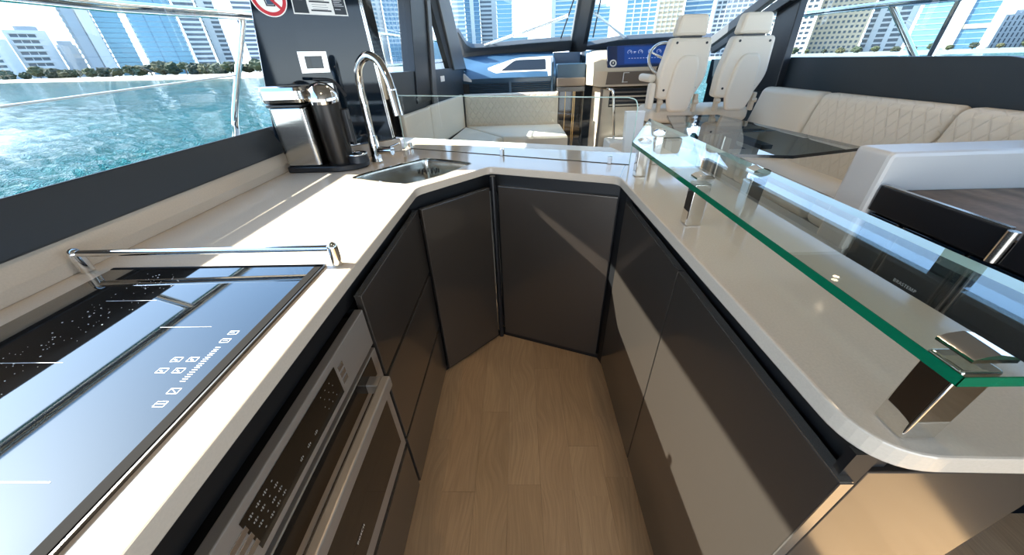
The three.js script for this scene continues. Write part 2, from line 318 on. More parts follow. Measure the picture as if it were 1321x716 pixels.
// ------------------------------------------------------------------ galley cabinets
const DX = -0.374, RX = 0.388;                                          // door faces of the port and starboard runs
const TOP = 0.915, UNDER = 0.885, DT = 0.84;
const channel = mesh('trim_7', [
  BX(-0.44, -0.405, DT - 0.03, UNDER, -1.22, 0.3), prism([[-0.405, -1.19], [-0.13, -1.47], [-0.155, -1.50], [-0.44, -1.21]], DT - 0.03, UNDER),
  prism([[-0.13, -1.468], [0.40, -1.268], [0.39, -1.30], [-0.14, -1.505]], DT - 0.03, UNDER), BX(0.415, 0.45, DT - 0.03, UNDER, -1.29, -0.24),
  BX(0.42, 0.70, DT + 0.012, UNDER, -0.275, -0.245),
], M.blackGap);
tag(channel, 'black recessed finger channel under the worktop', 'trim', null, 'structure');
const kick = mesh('trim_8', [
  BX(-0.44, DX - 0.012, 0, 0.03, -1.22, 0.3), prism([[-0.378, -1.18], [-0.12, -1.44], [-0.14, -1.46], [-0.40, -1.20]], 0, 0.03),
  prism([[-0.11, -1.445], [0.40, -1.248], [0.39, -1.28], [-0.12, -1.48]], 0, 0.03), BX(RX + 0.012, 0.45, 0, 0.03, -1.25, -0.23),
], M.blackGap);
tag(kick, 'black toe strip along the foot of the galley cabinets', 'trim', null, 'structure');

function door(name, a, b, y0, y1, parent, mat = M.lacquer, th = 0.018) { // vertical front from plan point a to b, seen from the aisle with a on the left
  const m = mesh(name, slab([[a[0], y0, a[1]], [b[0], y0, b[1]], [b[0], y1, b[1]], [a[0], y1, a[1]]], th, { bevel: 0.0015 }), mat, parent);
  const dx = (b[0] - a[0]), dz = (b[1] - a[1]), L = Math.hypot(dx, dz), nx = -dz / L, nz = dx / L;
  const q = (p, o) => [p[0] - nx * o, p[1] - nz * o];
  mesh('edge_strip', prism([q(a, 0.0005), q(b, 0.0005), q(b, th - 0.001), q(a, th - 0.001)], y1 + 0.0002, y1 + 0.0018), M.edge, m);
  return m;
}
const drawers = thing('drawer_cabinet', 'dark bronze three drawer cabinet beside the oven', 'cabinet', [0, 0, 0]);
mesh('carcass', BX(-0.98, -0.40, 0.03, 0.80, -1.19, -0.64), M.carcass, drawers);
for (const [y0, y1] of [[0.572, 0.835], [0.285, 0.555], [0.016, 0.268]]) door('drawer', [DX, -0.645], [DX, -1.185], y0, y1, drawers);

const cornerL = thing('corner_cabinet', 'dark bronze angled cabinet under the sink', 'cabinet');
mesh('carcass', prism([[-0.40, -1.20], [-0.155, -1.45], [-0.25, -1.75], [-0.80, -1.60], [-0.96, -1.45], [-0.96, -1.20]], 0.03, 0.70), M.carcass, cornerL);
door('door', [-0.358, -1.175], [-0.128, -1.412], 0.022, DT, cornerL);
const cornerF = thing('corner_cabinet', 'wide dark bronze cabinet facing down the aisle', 'cabinet');
mesh('carcass', prism([[-0.10, -1.475], [0.33, -1.31], [0.42, -1.62], [-0.18, -1.84]], 0.03, 0.80), M.carcass, cornerF);
door('door', [-0.092, -1.437], [0.371, -1.257], 0.022, DT, cornerF);
const fillerPost = mesh('corner_filler', prism([[0.3785, -1.262], [0.392, -1.214], [0.42, -1.214], [0.42, -1.315], [0.35, -1.315], [0.362, -1.282], [0.381, -1.277]], 0.0, UNDER), M.blackGap);
tag(fillerPost, 'black filler strip in the corner beside the starboard cabinets', 'filler');
const pole = mesh('corner_post', [rod([-0.112, 0, -1.432], [-0.113, UNDER, -1.432], 0.012)], M.blackPlastic);
tag(pole, 'slim black rounded post where the two angled cabinets meet', 'post');
for (const [z0, z1, label] of [[-1.212, -0.727, 'dark bronze cabinet in the starboard run beside the corner'], [-0.722, -0.225, 'dark bronze cabinet in the starboard run nearest the open end']]) {
  const c = thing('base_cabinet', label, 'cabinet');
  mesh('carcass', BX(0.422, 0.655, 0.03, 0.80, z0, z1 - 0.012), M.carcass, c);
  door('door', [RX, z0], [RX, z1], 0.016, DT, c);
  if (z1 > -0.3) {
    mesh('end_panel', slab([[0.425, 0.012, z1 - 0.008], [0.673, 0.012, z1 - 0.008], [0.673, DT + 0.008, z1 - 0.008], [0.425, DT + 0.008, z1 - 0.008]], 0.012, { bevel: 0.002 }), M.lacquer, c);
    mesh('edge_strip', BX(RX, RX + 0.016, 0.016, DT, z1 + 0.0003, z1 + 0.0022), M.edge, c);
    mesh('black_filler', BX(RX + 0.006, 0.425, 0.0, 0.885, z1 - 0.02, z1 - 0.009), M.blackGap, c);
  }
}
const backPanel = mesh('back_panel', slab([[0.675, 0.0, -0.246], [0.675, 0.0, -1.7], [0.675, UNDER, -1.7], [0.675, UNDER, -0.246]].reverse(), 0.012), M.navyGloss);
tag(backPanel, 'dark panel behind the starboard cabinets facing the passage', 'panel');

// oven
const oven = thing('built_in_oven', 'stainless steel built-in oven with black touch panel and bar handle', 'oven');
const OZ0 = -0.035, OZ1 = -0.632;
mesh('body', BX(-0.92, -0.396, 0.255, 0.79, OZ1 + 0.01, OZ0 - 0.01), M.carcass, oven);
mesh('control_fascia', slab([[DX, 0.70, OZ0], [DX, 0.70, OZ1], [DX, 0.806, OZ1], [DX, 0.806, OZ0]], 0.02, { bevel: 0.002 }), M.ovenSteel, oven);
const touch = canvasTex(1024, 320, (c, w, h) => {
  c.fillStyle = '#14130f'; c.fillRect(0, 0, w, h); c.strokeStyle = c.fillStyle = '#8f8a80'; c.lineWidth = 5;
  for (let r = 0; r < 4; r++) for (let k = 0; k < 4; k++) { const x = 40 + k * 58 + r * 6, y = 50 + r * 62; if ((r + k) % 4 === 3) { c.beginPath(); c.arc(x + 18, y + 8, 6, 0, 7); c.fill(); } else { for (let q = 0; q < 3; q++) c.fillRect(x + q * 13, y - (q % 2) * 5, 8, 14 + (q % 2) * 10); } }
  for (const x of [430, 520, 610]) for (let q = 0; q < 3; q++) c.fillRect(x + q * 13, 225 - (q % 2) * 6, 8, 20 + (q % 2) * 10);
  for (let r = 0; r < 4; r++) for (let k = 0; k < 3; k++) { c.beginPath(); c.arc(790 + k * 62 + (r % 2) * 24, 60 + r * 58, 5, 0, 7); c.fill(); }
});
const dec = (name, a, b, y0, y1, mat, parent) => mesh(name, sheet([[a[0], y0, a[1]], [b[0], y0, b[1]], [b[0], y1, b[1]], [a[0], y1, a[1]]]), mat, parent, true);
dec('touch_panel', [DX + 0.0009, -0.198], [DX + 0.0009, -0.47], 0.715, 0.789, phy({ map: touch, roughness: 0.12 }), oven);
for (const z of [-0.19, -0.487]) mesh('engraved_key', [0, 1, 2].map((k) => BX(DX, DX + 0.0012, 0.728 + k * 0.018, 0.740 + k * 0.018, z - 0.012, z + (z < -0.3 ? 0.008 : 0.02), 0.0005)), M.edge, oven);
mesh('door_gap', BX(-0.392, -0.385, 0.672, 0.70, OZ1 + 0.005, OZ0 - 0.005), M.blackGap, oven);
const ovenDoor = mesh('door', slab([[DX, 0.272, OZ0], [DX, 0.272, OZ1], [DX, 0.685, OZ1], [DX, 0.685, OZ0]], 0.02, { bevel: 0.002 }), M.ovenSteel, oven);
mesh('door_glass', slab([[DX + 0.0015, 0.322, OZ0 - 0.03], [DX + 0.0015, 0.322, OZ1 + 0.028], [DX + 0.0015, 0.60, OZ1 + 0.028], [DX + 0.0015, 0.60, OZ0 - 0.03]], 0.004), phy({ color: 0x2a241e, roughness: 0.07 }), ovenDoor);
mesh('upper_glass', slab([[DX + 0.0015, 0.622, OZ0 - 0.01], [DX + 0.0015, 0.622, OZ1 + 0.03], [DX + 0.0015, 0.682, OZ1 + 0.03], [DX + 0.0015, 0.682, OZ0 - 0.01]], 0.004), phy({ color: 0x241f1a, roughness: 0.09 }), ovenDoor);
const handle = mesh('handle', BX(-0.345, -0.322, 0.617, 0.652, OZ1 + 0.062, OZ0 - 0.03, 0.005), M.ovenSteel, ovenDoor);
mesh('bracket', BX(-0.374, -0.335, 0.62, 0.65, OZ1 + 0.062, OZ1 + 0.092, 0.003), M.ovenSteel, ovenDoor);
mesh('bracket', BX(-0.374, -0.335, 0.62, 0.65, OZ0 - 0.06, OZ0 - 0.03, 0.003), M.ovenSteel, ovenDoor);
const brand = (text, fg) => canvasTex(512, 96, (c, w, h) => { c.clearRect(0, 0, w, h); c.fillStyle = c.strokeStyle = fg; c.lineWidth = 7; c.beginPath(); c.arc(130, 50, 28, 0, 7); c.stroke(); c.font = 'bold 70px sans-serif'; c.textBaseline = 'middle'; c.textAlign = 'right'; c.fillText(text, w - 10, h / 2 + 4); });
dec('lettering', [DX + 0.003, -0.268], [DX + 0.003, -0.358], 0.387, 0.404, phy({ map: brand('BOSCH', '#cfc8bb'), transparent: true, roughness: 0.3 }), ovenDoor);
const plinth = thing('oven_base_cabinet', 'low bronze drawer front under the oven', 'cabinet');
mesh('carcass', BX(-0.92, -0.40, 0.03, 0.235, OZ1 + 0.01, OZ0), M.carcass, plinth);
door('drawer', [DX, OZ0], [DX, OZ1 + 0.001], 0.016, 0.248, plinth);
const filler = thing('base_cabinet', 'bronze end cabinet of the port run beyond the oven', 'cabinet');
mesh('carcass', BX(-0.98, -0.40, 0.03, 0.80, OZ0 + 0.01, 0.40), M.carcass, filler);
door('door', [DX, 0.40], [DX, OZ0 + 0.005], 0.016, DT, filler);

// worktop: one U-shaped slab with the sink cut out
const inner = [[-0.371, 0.42], [-0.371, -1.203], [-0.127, -1.468], [0.372, -1.279], [0.389, -0.214], [0.703, -0.208]];
const outer = [[0.703, -1.80], [0.60, -1.80], [0.545, -1.648], [-0.62, -2.03], [-0.60, -1.865], [-1.0, -1.52], [-1.0, 0.42]];
const sinkPts = [[-0.655, -1.375], [-0.60, -1.318], [-0.445, -1.255], [-0.40, -1.262], [-0.315, -1.345], [-0.222, -1.50], [-0.235, -1.55], [-0.40, -1.628], [-0.47, -1.61]];
const sinkCurve = new THREE.CatmullRomCurve3(sinkPts.map(([x, z]) => V(x, 0, z)), true, 'catmullrom', 0.5).getPoints(63).slice(0, 63);
const hole = new THREE.Path(sinkCurve.map((p) => new THREE.Vector2(p.x, -p.z)));
const counter = thing('worktop', 'cream stone worktop wrapping around the galley', 'worktop');
mesh('slab', prism(inner.concat(outer), UNDER, TOP, { radius: [0, 0.03, 0.03, 0.03, 0.075, 0.01, 0.02, 0.05, 0, 0, 0, 0, 0], bevel: 0.003, holes: [hole], seg: 10 }), M.quartz, counter);
mesh('backsplash', [
  slab([[-0.992, TOP, 0.42], [-0.992, TOP, -1.50], [-0.992, 0.945, -1.50], [-0.992, 0.945, 0.42]], 0.02, { bevel: 0.002 }),
  slab([[-0.992, 0.944, 0.42], [-0.992, 0.944, -1.51], [-1.012, 0.988, -1.51], [-1.012, 0.988, 0.42]], 0.02),
  slab([[-0.985, TOP, -1.495], [-0.60, TOP, -1.83], [-0.60, 0.972, -1.83], [-0.985, 0.972, -1.495]], 0.02, { bevel: 0.002 }),
], M.quartz, counter);
mesh('seam', prism([[0.374, -1.281], [0.3775, -1.281], [0.4375, -1.44], [0.434, -1.44]], TOP, TOP + 0.0003), M.edge, counter);
const lowBulk = thing('low_bulkhead', 'low pale bulkhead with a white ledge behind the far worktop', 'bulkhead');
mesh('ledge', prism([[-0.70, -2.10], [0.50, -1.715], [0.47, -1.83], [-0.78, -2.29]], 0.875, 0.905, { bevel: 0.004, radius: 0.01 }), M.white, lowBulk);
mesh('panel', prism([[-0.70, -2.12], [0.46, -1.745], [0.45, -1.80], [-0.74, -2.22]], 0.0, 0.874), M.gelcoat, lowBulk);

// sink
const sinkT = thing('sink', 'polished steel corner sink bowl set in the cream worktop', 'sink');
{
  const ctr = [-0.42, -1.44], ring = (s, y) => sinkCurve.map((p) => [ctr[0] + (p.x - ctr[0]) * s, y, ctr[1] + (p.z - ctr[1]) * s]);
  const rings = [ring(1.0, TOP - 0.002), ring(0.985, TOP - 0.012), ring(0.96, 0.84), ring(0.93, 0.79), ring(0.86, 0.762), ring(0.6, 0.755), ring(0.16, 0.75)];
  const P = loft(rings, true, false);
  mesh('bowl', P, std({ color: 0xc9c4ba, metalness: 1, roughness: 0.14, side: THREE.DoubleSide }), sinkT);
  mesh('rim', (() => { const g = loft([ring(1.012, TOP + 0.0004), ring(1.012, TOP + 0.002), ring(0.985, TOP + 0.0015), ring(0.985, TOP - 0.004)], true, false); return g; })(), M.chrome, sinkT);
  mesh('drain', [new THREE.CylinderGeometry(0.035, 0.035, 0.004, 24).translate(ctr[0], 0.7535, ctr[1]), new THREE.TorusGeometry(0.03, 0.004, 8, 24).rotateX(Math.PI / 2).translate(ctr[0], 0.756, ctr[1])], M.chromeSoft, sinkT);
  for (const k of [0, 1, 2, 3]) mesh('overflow_slot', RB(0.007, 0.022, 0.004, -0.45 + k * 0.016 + (k > 1 ? 0.01 : 0), 0.865, -1.597 - 0.002 * k, 0.002).rotateY(0), M.blackGap, sinkT);
}
// tap
const tap = thing('kitchen_tap', 'tall chrome swan-neck tap behind the sink', 'tap', [-0.66, TOP, -1.625]);
mesh('base_sleeve', [new THREE.CylinderGeometry(0.024, 0.027, 0.012, 28).translate(0, 0.006, 0), new THREE.CylinderGeometry(0.022, 0.023, 0.10, 28).translate(0, 0.06, 0)], M.chrome, tap);
mesh('neck', tube([[0, 0.10, 0], [0, 0.22, 0], [0.002, 0.32, 0.002], [0.022, 0.376, 0.018], [0.072, 0.407, 0.045], [0.122, 0.388, 0.07], [0.150, 0.338, 0.09], [0.163, 0.29, 0.10]], 0.016, 70, 18), M.chrome, tap);
mesh('spray_head', [rod([0.162, 0.295, 0.099], [0.176, 0.20, 0.112], 0.017, 0.019, 24), rod([0.1622, 0.293, 0.0992], [0.1625, 0.289, 0.0995], 0.019, 0.019, 24)], M.chrome, tap);
mesh('lever', [rod([0.015, 0.045, 0.0], [0.075, 0.045, 0.012], 0.017, 0.017, 24), rod([0.075, 0.045, 0.012], [0.085, 0.045, 0.014], 0.0185, 0.0185, 24), rod([0.075, 0.06, 0.012], [0.125, 0.078, 0.02], 0.005, 0.004)], M.chrome, tap);

// hob
const hob = thing('induction_hob', 'black glass induction hob with white printed touch controls', 'hob', [0, TOP, 0]);
const HX0 = -0.918, HX1 = -0.437, HZ0 = 0.04, HZ1 = -0.648;
mesh('glass_plate', BX(HX0, HX1, 0.0003, 0.0055, HZ1, HZ0, 0.002), phy({ color: 0x07080a, roughness: 0.03, specularIntensity: 1.0, clearcoat: 1, clearcoatRoughness: 0.02 }), hob);
mesh('bevelled_rim', [BX(HX1 - 0.017, HX1 + 0.0005, 0.0005, 0.0062, HZ1, HZ0, 0.0012), BX(HX0, HX1, 0.0005, 0.0062, HZ1 - 0.0005, HZ1 + 0.008, 0.0012)], phy({ color: 0x15110e, roughness: 0.85, specularIntensity: 0.3 }), hob);
mesh('metal_edge', [BX(HX1, HX1 + 0.004, 0.0002, 0.005, HZ1, HZ0), BX(HX0, HX1 + 0.004, 0.0002, 0.005, HZ1 - 0.003, HZ1)], M.steelDark, hob);
{ // printed marks, thin white ink on the glass; local axes: a across (-x), b along (-z)
  const ink = std({ color: 0xe9eef2, roughness: 0.5 }), Y = 0.0056;
  const line = (x0, z0, x1, z1, w = 0.0009) => { const L = Math.hypot(x1 - x0, z1 - z0), nx = -(z1 - z0) / L * w / 2, nz = (x1 - x0) / L * w / 2; return prism([[x0 + nx, z0 + nz], [x1 + nx, z1 + nz], [x1 - nx, z1 - nz], [x0 - nx, z0 - nz]], Y, Y + 0.0002); };
  const key = (x, z, s = 0.0072) => [line(x - s, z - s * 0.6, x + s, z - s * 0.6), line(x + s, z - s * 0.6, x + s, z + s * 0.6), line(x + s, z + s * 0.6, x - s, z + s * 0.6), line(x - s, z + s * 0.6, x - s, z - s * 0.6)].flat();
  const mk = (name, gs) => mesh(name, gs, ink, hob);
  mk('touch_key', [...key(-0.478, -0.284), line(-0.484, -0.284, -0.472, -0.284)]);
  mk('touch_key', [...key(-0.478, -0.305), line(-0.484, -0.309, -0.472, -0.301)]);
  for (const [x, z] of [[-0.528, -0.342], [-0.503, -0.342], [-0.525, -0.364], [-0.500, -0.364]]) mk('zone_key', [...key(x, z), line(x - 0.004, z - 0.001, x + 0.002, z + 0.002, 0.002)]);
  for (let k = 0; k < 17; k++) mk('slider_tick', line(-0.484, -0.322 - k * 0.0042, -0.476, -0.322 - k * 0.0042, 0.0014));
  mk('touch_key', [...key(-0.480, -0.405), line(-0.484, -0.405, -0.476, -0.405)]);
  mk('touch_key', [...key(-0.480, -0.424), line(-0.485, -0.424, -0.478, -0.424)]);
  for (const z of [-0.20, -0.36, -0.52]) mk('zone_mark', line(-0.80, z, -0.70, z, 0.0007));
  mk('zone_mark', line(-0.62, -0.44, -0.53, -0.44, 0.0007));
  mk('zone_mark', line(-0.57, -0.185, -0.51, -0.185, 0.0014));
}
const drops = new THREE.Group(); drops.name = 'water_drops';
{
  const gs = []; for (let k = 0; k < 160; k++) { const z = -0.62 + rnd() * 0.45, x = -0.77 + (rnd() + rnd() - 1) * 0.06 + (z + 0.4) * -0.02, r = 0.0005 + 0.0012 * rnd() * rnd(); gs.push(new THREE.SphereGeometry(r, 6, 3, 0, 6.3, 0, 1.57).scale(1, 0.5, 1).translate(x, TOP + 0.0055, z)); }
  const d = mesh('water_drops', gs, phy({ color: 0xd8dde0, roughness: 0.05 })); tag(d, 'tiny dried water drops on the black hob glass', 'drops', null, 'stuff');
}
const hobRail = thing('hob_guard_rail', 'chrome guard rail across the end of the hob', 'rail', [0, TOP, 0]);
mesh('post', [rod([-0.976, 0.0005, -0.645], [-0.976, 0.045, -0.645], 0.0125, 0.0125, 20), ball(-0.976, 0.045, -0.645, 0.0125)], M.chrome, hobRail);
mesh('post', [rod([-0.409, 0.0005, -0.656], [-0.409, 0.044, -0.656], 0.0115, 0.0115, 20), ball(-0.409, 0.044, -0.656, 0.0115)], M.chrome, hobRail);
mesh('bar', rod([-0.976, 0.045, -0.645], [-0.409, 0.042, -0.656], 0.0075, 0.0075, 18), M.chrome, hobRail);

// ------------------------------------------------------------------ dark sign panel at the end of the port run
const PA = [-1.03, -1.497], PD = [0.7554, -0.6553];                     // plan start and direction
const pp = (t, y, off = 0) => [PA[0] + PD[0] * t + 0.6553 * off, y, PA[1] + PD[1] * t + 0.7554 * off];
const panel = thing('sign_panel', 'glossy dark navy panel standing at the end of the port worktop', 'panel');
mesh('board', slab([pp(0.0, 0.975), pp(0.515, 0.975), pp(0.465, 1.99), pp(0.18, 1.99)], 0.012, { bevel: 0.002 }), M.navyGloss, panel);
mesh('edge_trim', [rod(pp(0.516, 0.975, -0.006), pp(0.466, 1.99, -0.006), 0.006), rod(pp(0.535, 0.975, -0.03), pp(0.485, 1.99, -0.03), 0.005)], M.chrome, panel);
mesh('return', slab([pp(0.516, 0.975, -0.008), [-0.635, 0.975, -1.985], [-0.685, 1.99, -1.955], pp(0.466, 1.99, -0.008)], 0.02), M.blackGloss, panel);
function frame(name, label, t0, t1, y0, y1, parts) {
  const s = thing(name, label, 'wall plate');
  mesh('frame', slab([pp(t0, y0, 0.006), pp(t1 - 0.003, y0, 0.006), pp(t1, y1, 0.006), pp(t0 + 0.004, y1, 0.006)], 0.006, { bevel: 0.0015, holes: parts ? [] : [{ pts: [pp(t0 + 0.024, y0 + 0.018, 0.006), pp(t1 - 0.024, y0 + 0.018, 0.006), pp(t1 - 0.022, y1 - 0.018, 0.006), pp(t0 + 0.026, y1 - 0.018, 0.006)] }] }), M.chromeSoft, s);
  mesh('insert', slab([pp(t0 + 0.025, y0 + 0.019, 0.003), pp(t1 - 0.025, y0 + 0.019, 0.003), pp(t1 - 0.023, y1 - 0.019, 0.003), pp(t0 + 0.027, y1 - 0.019, 0.003)], 0.003), M.blackGloss, s);
  mesh('rocker', slab([pp(t0 + 0.045, y0 + 0.021, 0.0045), pp(t1 - 0.026, y0 + 0.021, 0.0045), pp(t1 - 0.024, y1 - 0.021, 0.0045), pp(t0 + 0.047, y1 - 0.021, 0.0045)], 0.0015), M.navyGloss, s);
}
frame('switch_plate', 'square silver switch plate on the dark panel below the stickers', 0.190, 0.304, 1.269, 1.346);
frame('socket_plate', 'silver socket plate on the dark panel behind the coffee machine', 0.188, 0.298, 1.145, 1.231);
{
  const t = canvasTex(256, 256, (c) => {
    c.fillStyle = '#f4f4f2'; c.beginPath(); c.arc(128, 128, 127, 0, 7); c.fill();
    c.strokeStyle = '#c4202e'; c.lineWidth = 24; c.beginPath(); c.arc(128, 128, 108, 0, 7); c.stroke();
    c.strokeStyle = '#15202b'; c.lineWidth = 8; c.beginPath(); c.moveTo(86, 70); c.lineTo(100, 182); c.lineTo(156, 182); c.lineTo(170, 70); c.closePath(); c.stroke(); c.fillStyle = '#2e4a66'; c.fillRect(104, 120, 48, 56);
    c.strokeStyle = '#c4202e'; c.lineWidth = 20; c.beginPath(); c.moveTo(56, 52); c.lineTo(202, 204); c.stroke();
  });
  const s = thing('prohibition_sign', 'round red and white no drinks sign on the dark panel', 'sign', pp(0.155, 1.513, 0.0004), Math.atan2(0.6553, 0.7554));
  mesh('disc', new THREE.CircleGeometry(0.06, 48), phy({ map: t, roughness: 0.3 }), s, true);
  const t2 = canvasTex(512, 288, (c, w, h) => {
    c.fillStyle = '#e9e9e6'; c.fillRect(0, 0, w, h); c.fillStyle = '#1a222b'; c.fillRect(10, 10, 132, h - 20); c.fillRect(382, 10, 120, h - 20);
    c.fillStyle = '#c9ccd0'; for (let k = 0; k < 17; k++) { if (k < 11) c.fillRect(24, 26 + k * 15, 60 + rnd() * 46, 5); c.fillRect(394, 26 + k * 14, 56 + rnd() * 40, 5); }
    c.fillStyle = '#1a222b'; for (const y of [60, 130, 195, 262]) c.fillRect(166, y - 14, 190, 12); c.fillStyle = '#8a8f95'; for (let k = 0; k < 15; k++) if (k % 4 !== 2) c.fillRect(180 + rnd() * 20, 20 + k * 17, 120 + rnd() * 30, 4);
    c.fillStyle = '#1a222b'; c.fillRect(394, 215, 96, 18); c.fillRect(394, 250, 96, 16);
  });
  const p = thing('notice_plate', 'black and white notice plate beside the round sign', 'sign');
  mesh('plate', sheet([pp(0.226, 1.466, 0.0006), pp(0.432, 1.466, 0.0006), pp(0.427, 1.585, 0.0006), pp(0.235, 1.585, 0.0006)]), phy({ map: t2, roughness: 0.3 }), p, true);
}
// coffee machine
const cof = thing('coffee_machine', 'chrome and black capsule coffee machine beside the window', 'coffee machine', [-0.85, TOP, -1.52]);
mesh('base', [prism([[-0.125, 0.085], [0.10, 0.085], [0.175, 0.04], [0.19, -0.03], [0.15, -0.09], [-0.02, -0.075], [-0.125, 0.01]], 0.0005, 0.024, { radius: [0.02, 0.03, 0.04, 0.04, 0.03, 0.02, 0.02], bevel: 0.004 })], M.blackPlastic, cof);
mesh('water_tank', prism([[-0.122, 0.075], [0.025, 0.075], [0.025, -0.07], [-0.03, -0.07], [-0.122, 0.014]], 0.026, 0.245, { radius: 0.022, bevel: 0.004, seg: 8 }), M.steel, cof);
mesh('tank_rim', prism([[-0.126, 0.079], [0.018, 0.079], [0.018, -0.074], [-0.032, -0.074], [-0.126, 0.012]], 0.247, 0.256, { radius: 0.022, bevel: 0.002, seg: 8 }), M.blackPlastic, cof);
mesh('lid', prism([[-0.135, 0.082], [0.03, 0.082], [0.03, -0.08], [-0.034, -0.08], [-0.130, 0.008]], 0.258, 0.318, { radius: 0.028, bevel: 0.016, seg: 8 }), M.chromeSoft, cof);
mesh('body', new THREE.CylinderGeometry(0.056, 0.052, 0.235, 36).translate(0.078, 0.14, 0.005), phy({ color: 0x26221e, roughness: 0.28, metalness: 0.5 }), cof);
mesh('brew_head', (() => { const g = new THREE.SphereGeometry(0.06, 32, 20, 0, Math.PI * 2, 0, Math.PI / 2).scale(1, 1.1, 1).translate(0.075, 0.262, 0.005); return [g, new THREE.CylinderGeometry(0.06, 0.058, 0.012, 32).translate(0.075, 0.257, 0.005)]; })(), M.chrome, cof);
mesh('lever', tube([[0.03, 0.335, -0.05], [0.10, 0.325, -0.064], [0.138, 0.27, -0.066]], 0.006, 20, 8), M.blackPlastic, cof);
mesh('outlet', [BX(0.125, 0.15, 0.10, 0.23, -0.035, 0.0, 0.006), rod([0.145, 0.09, -0.018], [0.145, 0.19, -0.018], 0.009)], M.blackPlastic, cof);
mesh('drip_tray', [new THREE.CylinderGeometry(0.042, 0.046, 0.03, 28).translate(0.15, 0.038, 0.0)], M.blackPlastic, cof);
mesh('cup_grid', [new THREE.TorusGeometry(0.038, 0.005, 8, 28).rotateX(Math.PI / 2).translate(0.15, 0.055, 0), ...[-2, -1, 0, 1, 2].map((k) => BX(0.118, 0.182, 0.053, 0.056, k * 0.012 - 0.002, k * 0.012 + 0.002))], M.chrome, cof);

// ------------------------------------------------------------------ glass splash screen and glass shelf
const gs0 = [-0.60, -1.885], gs1 = [0.452, -1.44];
const screenT = thing('glass_screen', 'clear upright glass screen along the far worktop', 'glass screen');
{
  const L = Math.hypot(gs1[0] - gs0[0], gs1[1] - gs0[1]), q = (t, y, o = 0) => [lerp(gs0[0], gs1[0], t) + 0.39 * o, y, lerp(gs0[1], gs1[1], t) - 0.92 * o];
  const s = shapeOf([[0, 0], [L, 0], [L, 0.245], [0, 0.245]], [0, 0, 0.04, 0]);
  const g = new THREE.ShapeGeometry(s, 10).rotateY(-Math.atan2(gs1[1] - gs0[1], gs1[0] - gs0[0])).translate(gs0[0], TOP + 0.002, gs0[1]);
  mesh('pane', g, M.paneClear, screenT, true);
  mesh('polished_edge', [rod(q(0, TOP + 0.247), q(0.97, TOP + 0.247), 0.0022, 0.0022, 6), rod(q(0, TOP + 0.002), q(0, TOP + 0.247), 0.0022, 0.0022, 6), rod(q(1, TOP + 0.002), q(1, TOP + 0.212), 0.0022, 0.0022, 6), tube([q(0.965, TOP + 0.247), q(0.99, TOP + 0.238), q(1, TOP + 0.212)], 0.0022, 10, 6)], M.glassEdgePale, screenT);
  mesh('bottom_seal', rod(q(0, TOP + 0.001), q(1, TOP + 0.001), 0.0018, 0.0018, 6), M.blackGap, screenT);
  for (const t of [0.03, 0.495, 0.93]) {
    const k = thing('glass_clip', 'small chrome clip holding the upright glass screen to the worktop', 'clip', q(t, TOP), -Math.atan2(gs1[1] - gs0[1], gs1[0] - gs0[0]), 'clips of the glass screen');
    mesh('cheek', [BX(-0.008, 0.008, 0.0005, 0.03, 0.003, 0.010, 0.002)], M.chrome, k); mesh('cheek', [BX(-0.008, 0.008, 0.0005, 0.03, -0.010, -0.003, 0.002)], M.chrome, k);
  }
}
const SY = 1.03;
const shelf = thing('glass_shelf', 'long thick glass bar shelf with green edges above the starboard worktop', 'glass shelf');
{
  const o = [[0.401, -0.218], [0.635, -0.218], [0.635, -1.82], [0.401, -1.283]];
  const top = sheet(o.map(([x, z]) => [x, SY + 0.006, z])), bot = sheet(o.map(([x, z]) => [x, SY - 0.006, z]).reverse());
  mesh('upper_face', top, M.paneClear, shelf, true);
  mesh('lower_face', bot, M.paneClear, shelf, true);
  const e = (a, b) => slab([[a[0], SY - 0.006, a[1]], [b[0], SY - 0.006, b[1]], [b[0], SY + 0.006, b[1]], [a[0], SY + 0.006, a[1]]], 0.0012);
  for (const [a, b] of [[o[3], o[0]], [o[0], o[1]], [o[1], o[2]], [o[2], o[3]]]) mesh('green_edge', e(a, b), a === o[1] ? M.glassEdgePale : M.glassEdge, shelf);
}
function shelfPost(x, z, label, turn = 0) {
  const p = thing('shelf_post', label, 'post', [x, TOP, z], turn, 'chrome posts of the glass shelf');
  mesh('column', RB(0.040, SY - TOP - 0.006, 0.034, 0, (SY - TOP - 0.006) / 2 + 0.0003, 0, 0.003), M.chrome, p);
  const cap = loft([-1, -0.6, 0, 0.6, 1].map((s) => [[s * 0.021, 0.0062 + SY - TOP, -0.017], [s * 0.021, 0.0062 + SY - TOP, 0.017], [s * 0.021, 0.010 + 0.007 * (1 - s * s) + SY - TOP, 0.017], [s * 0.021, 0.010 + 0.007 * (1 - s * s) + SY - TOP, -0.017]]));
  mesh('cap', cap, M.chrome, p);
}
shelfPost(0.446, -0.252, 'chrome post under the glass shelf at the open end of the worktop');
shelfPost(0.448, -0.843, 'chrome post under the middle of the green glass edge');
shelfPost(0.655 - 0.045, -0.89, 'chrome post under the passage side of the glass shelf');
shelfPost(0.447, -1.288, 'chrome post under the pointed forward corner of the glass shelf');
shelfPost(0.555, -1.45, 'chrome post under the slanting forward end of the glass shelf', -0.4);

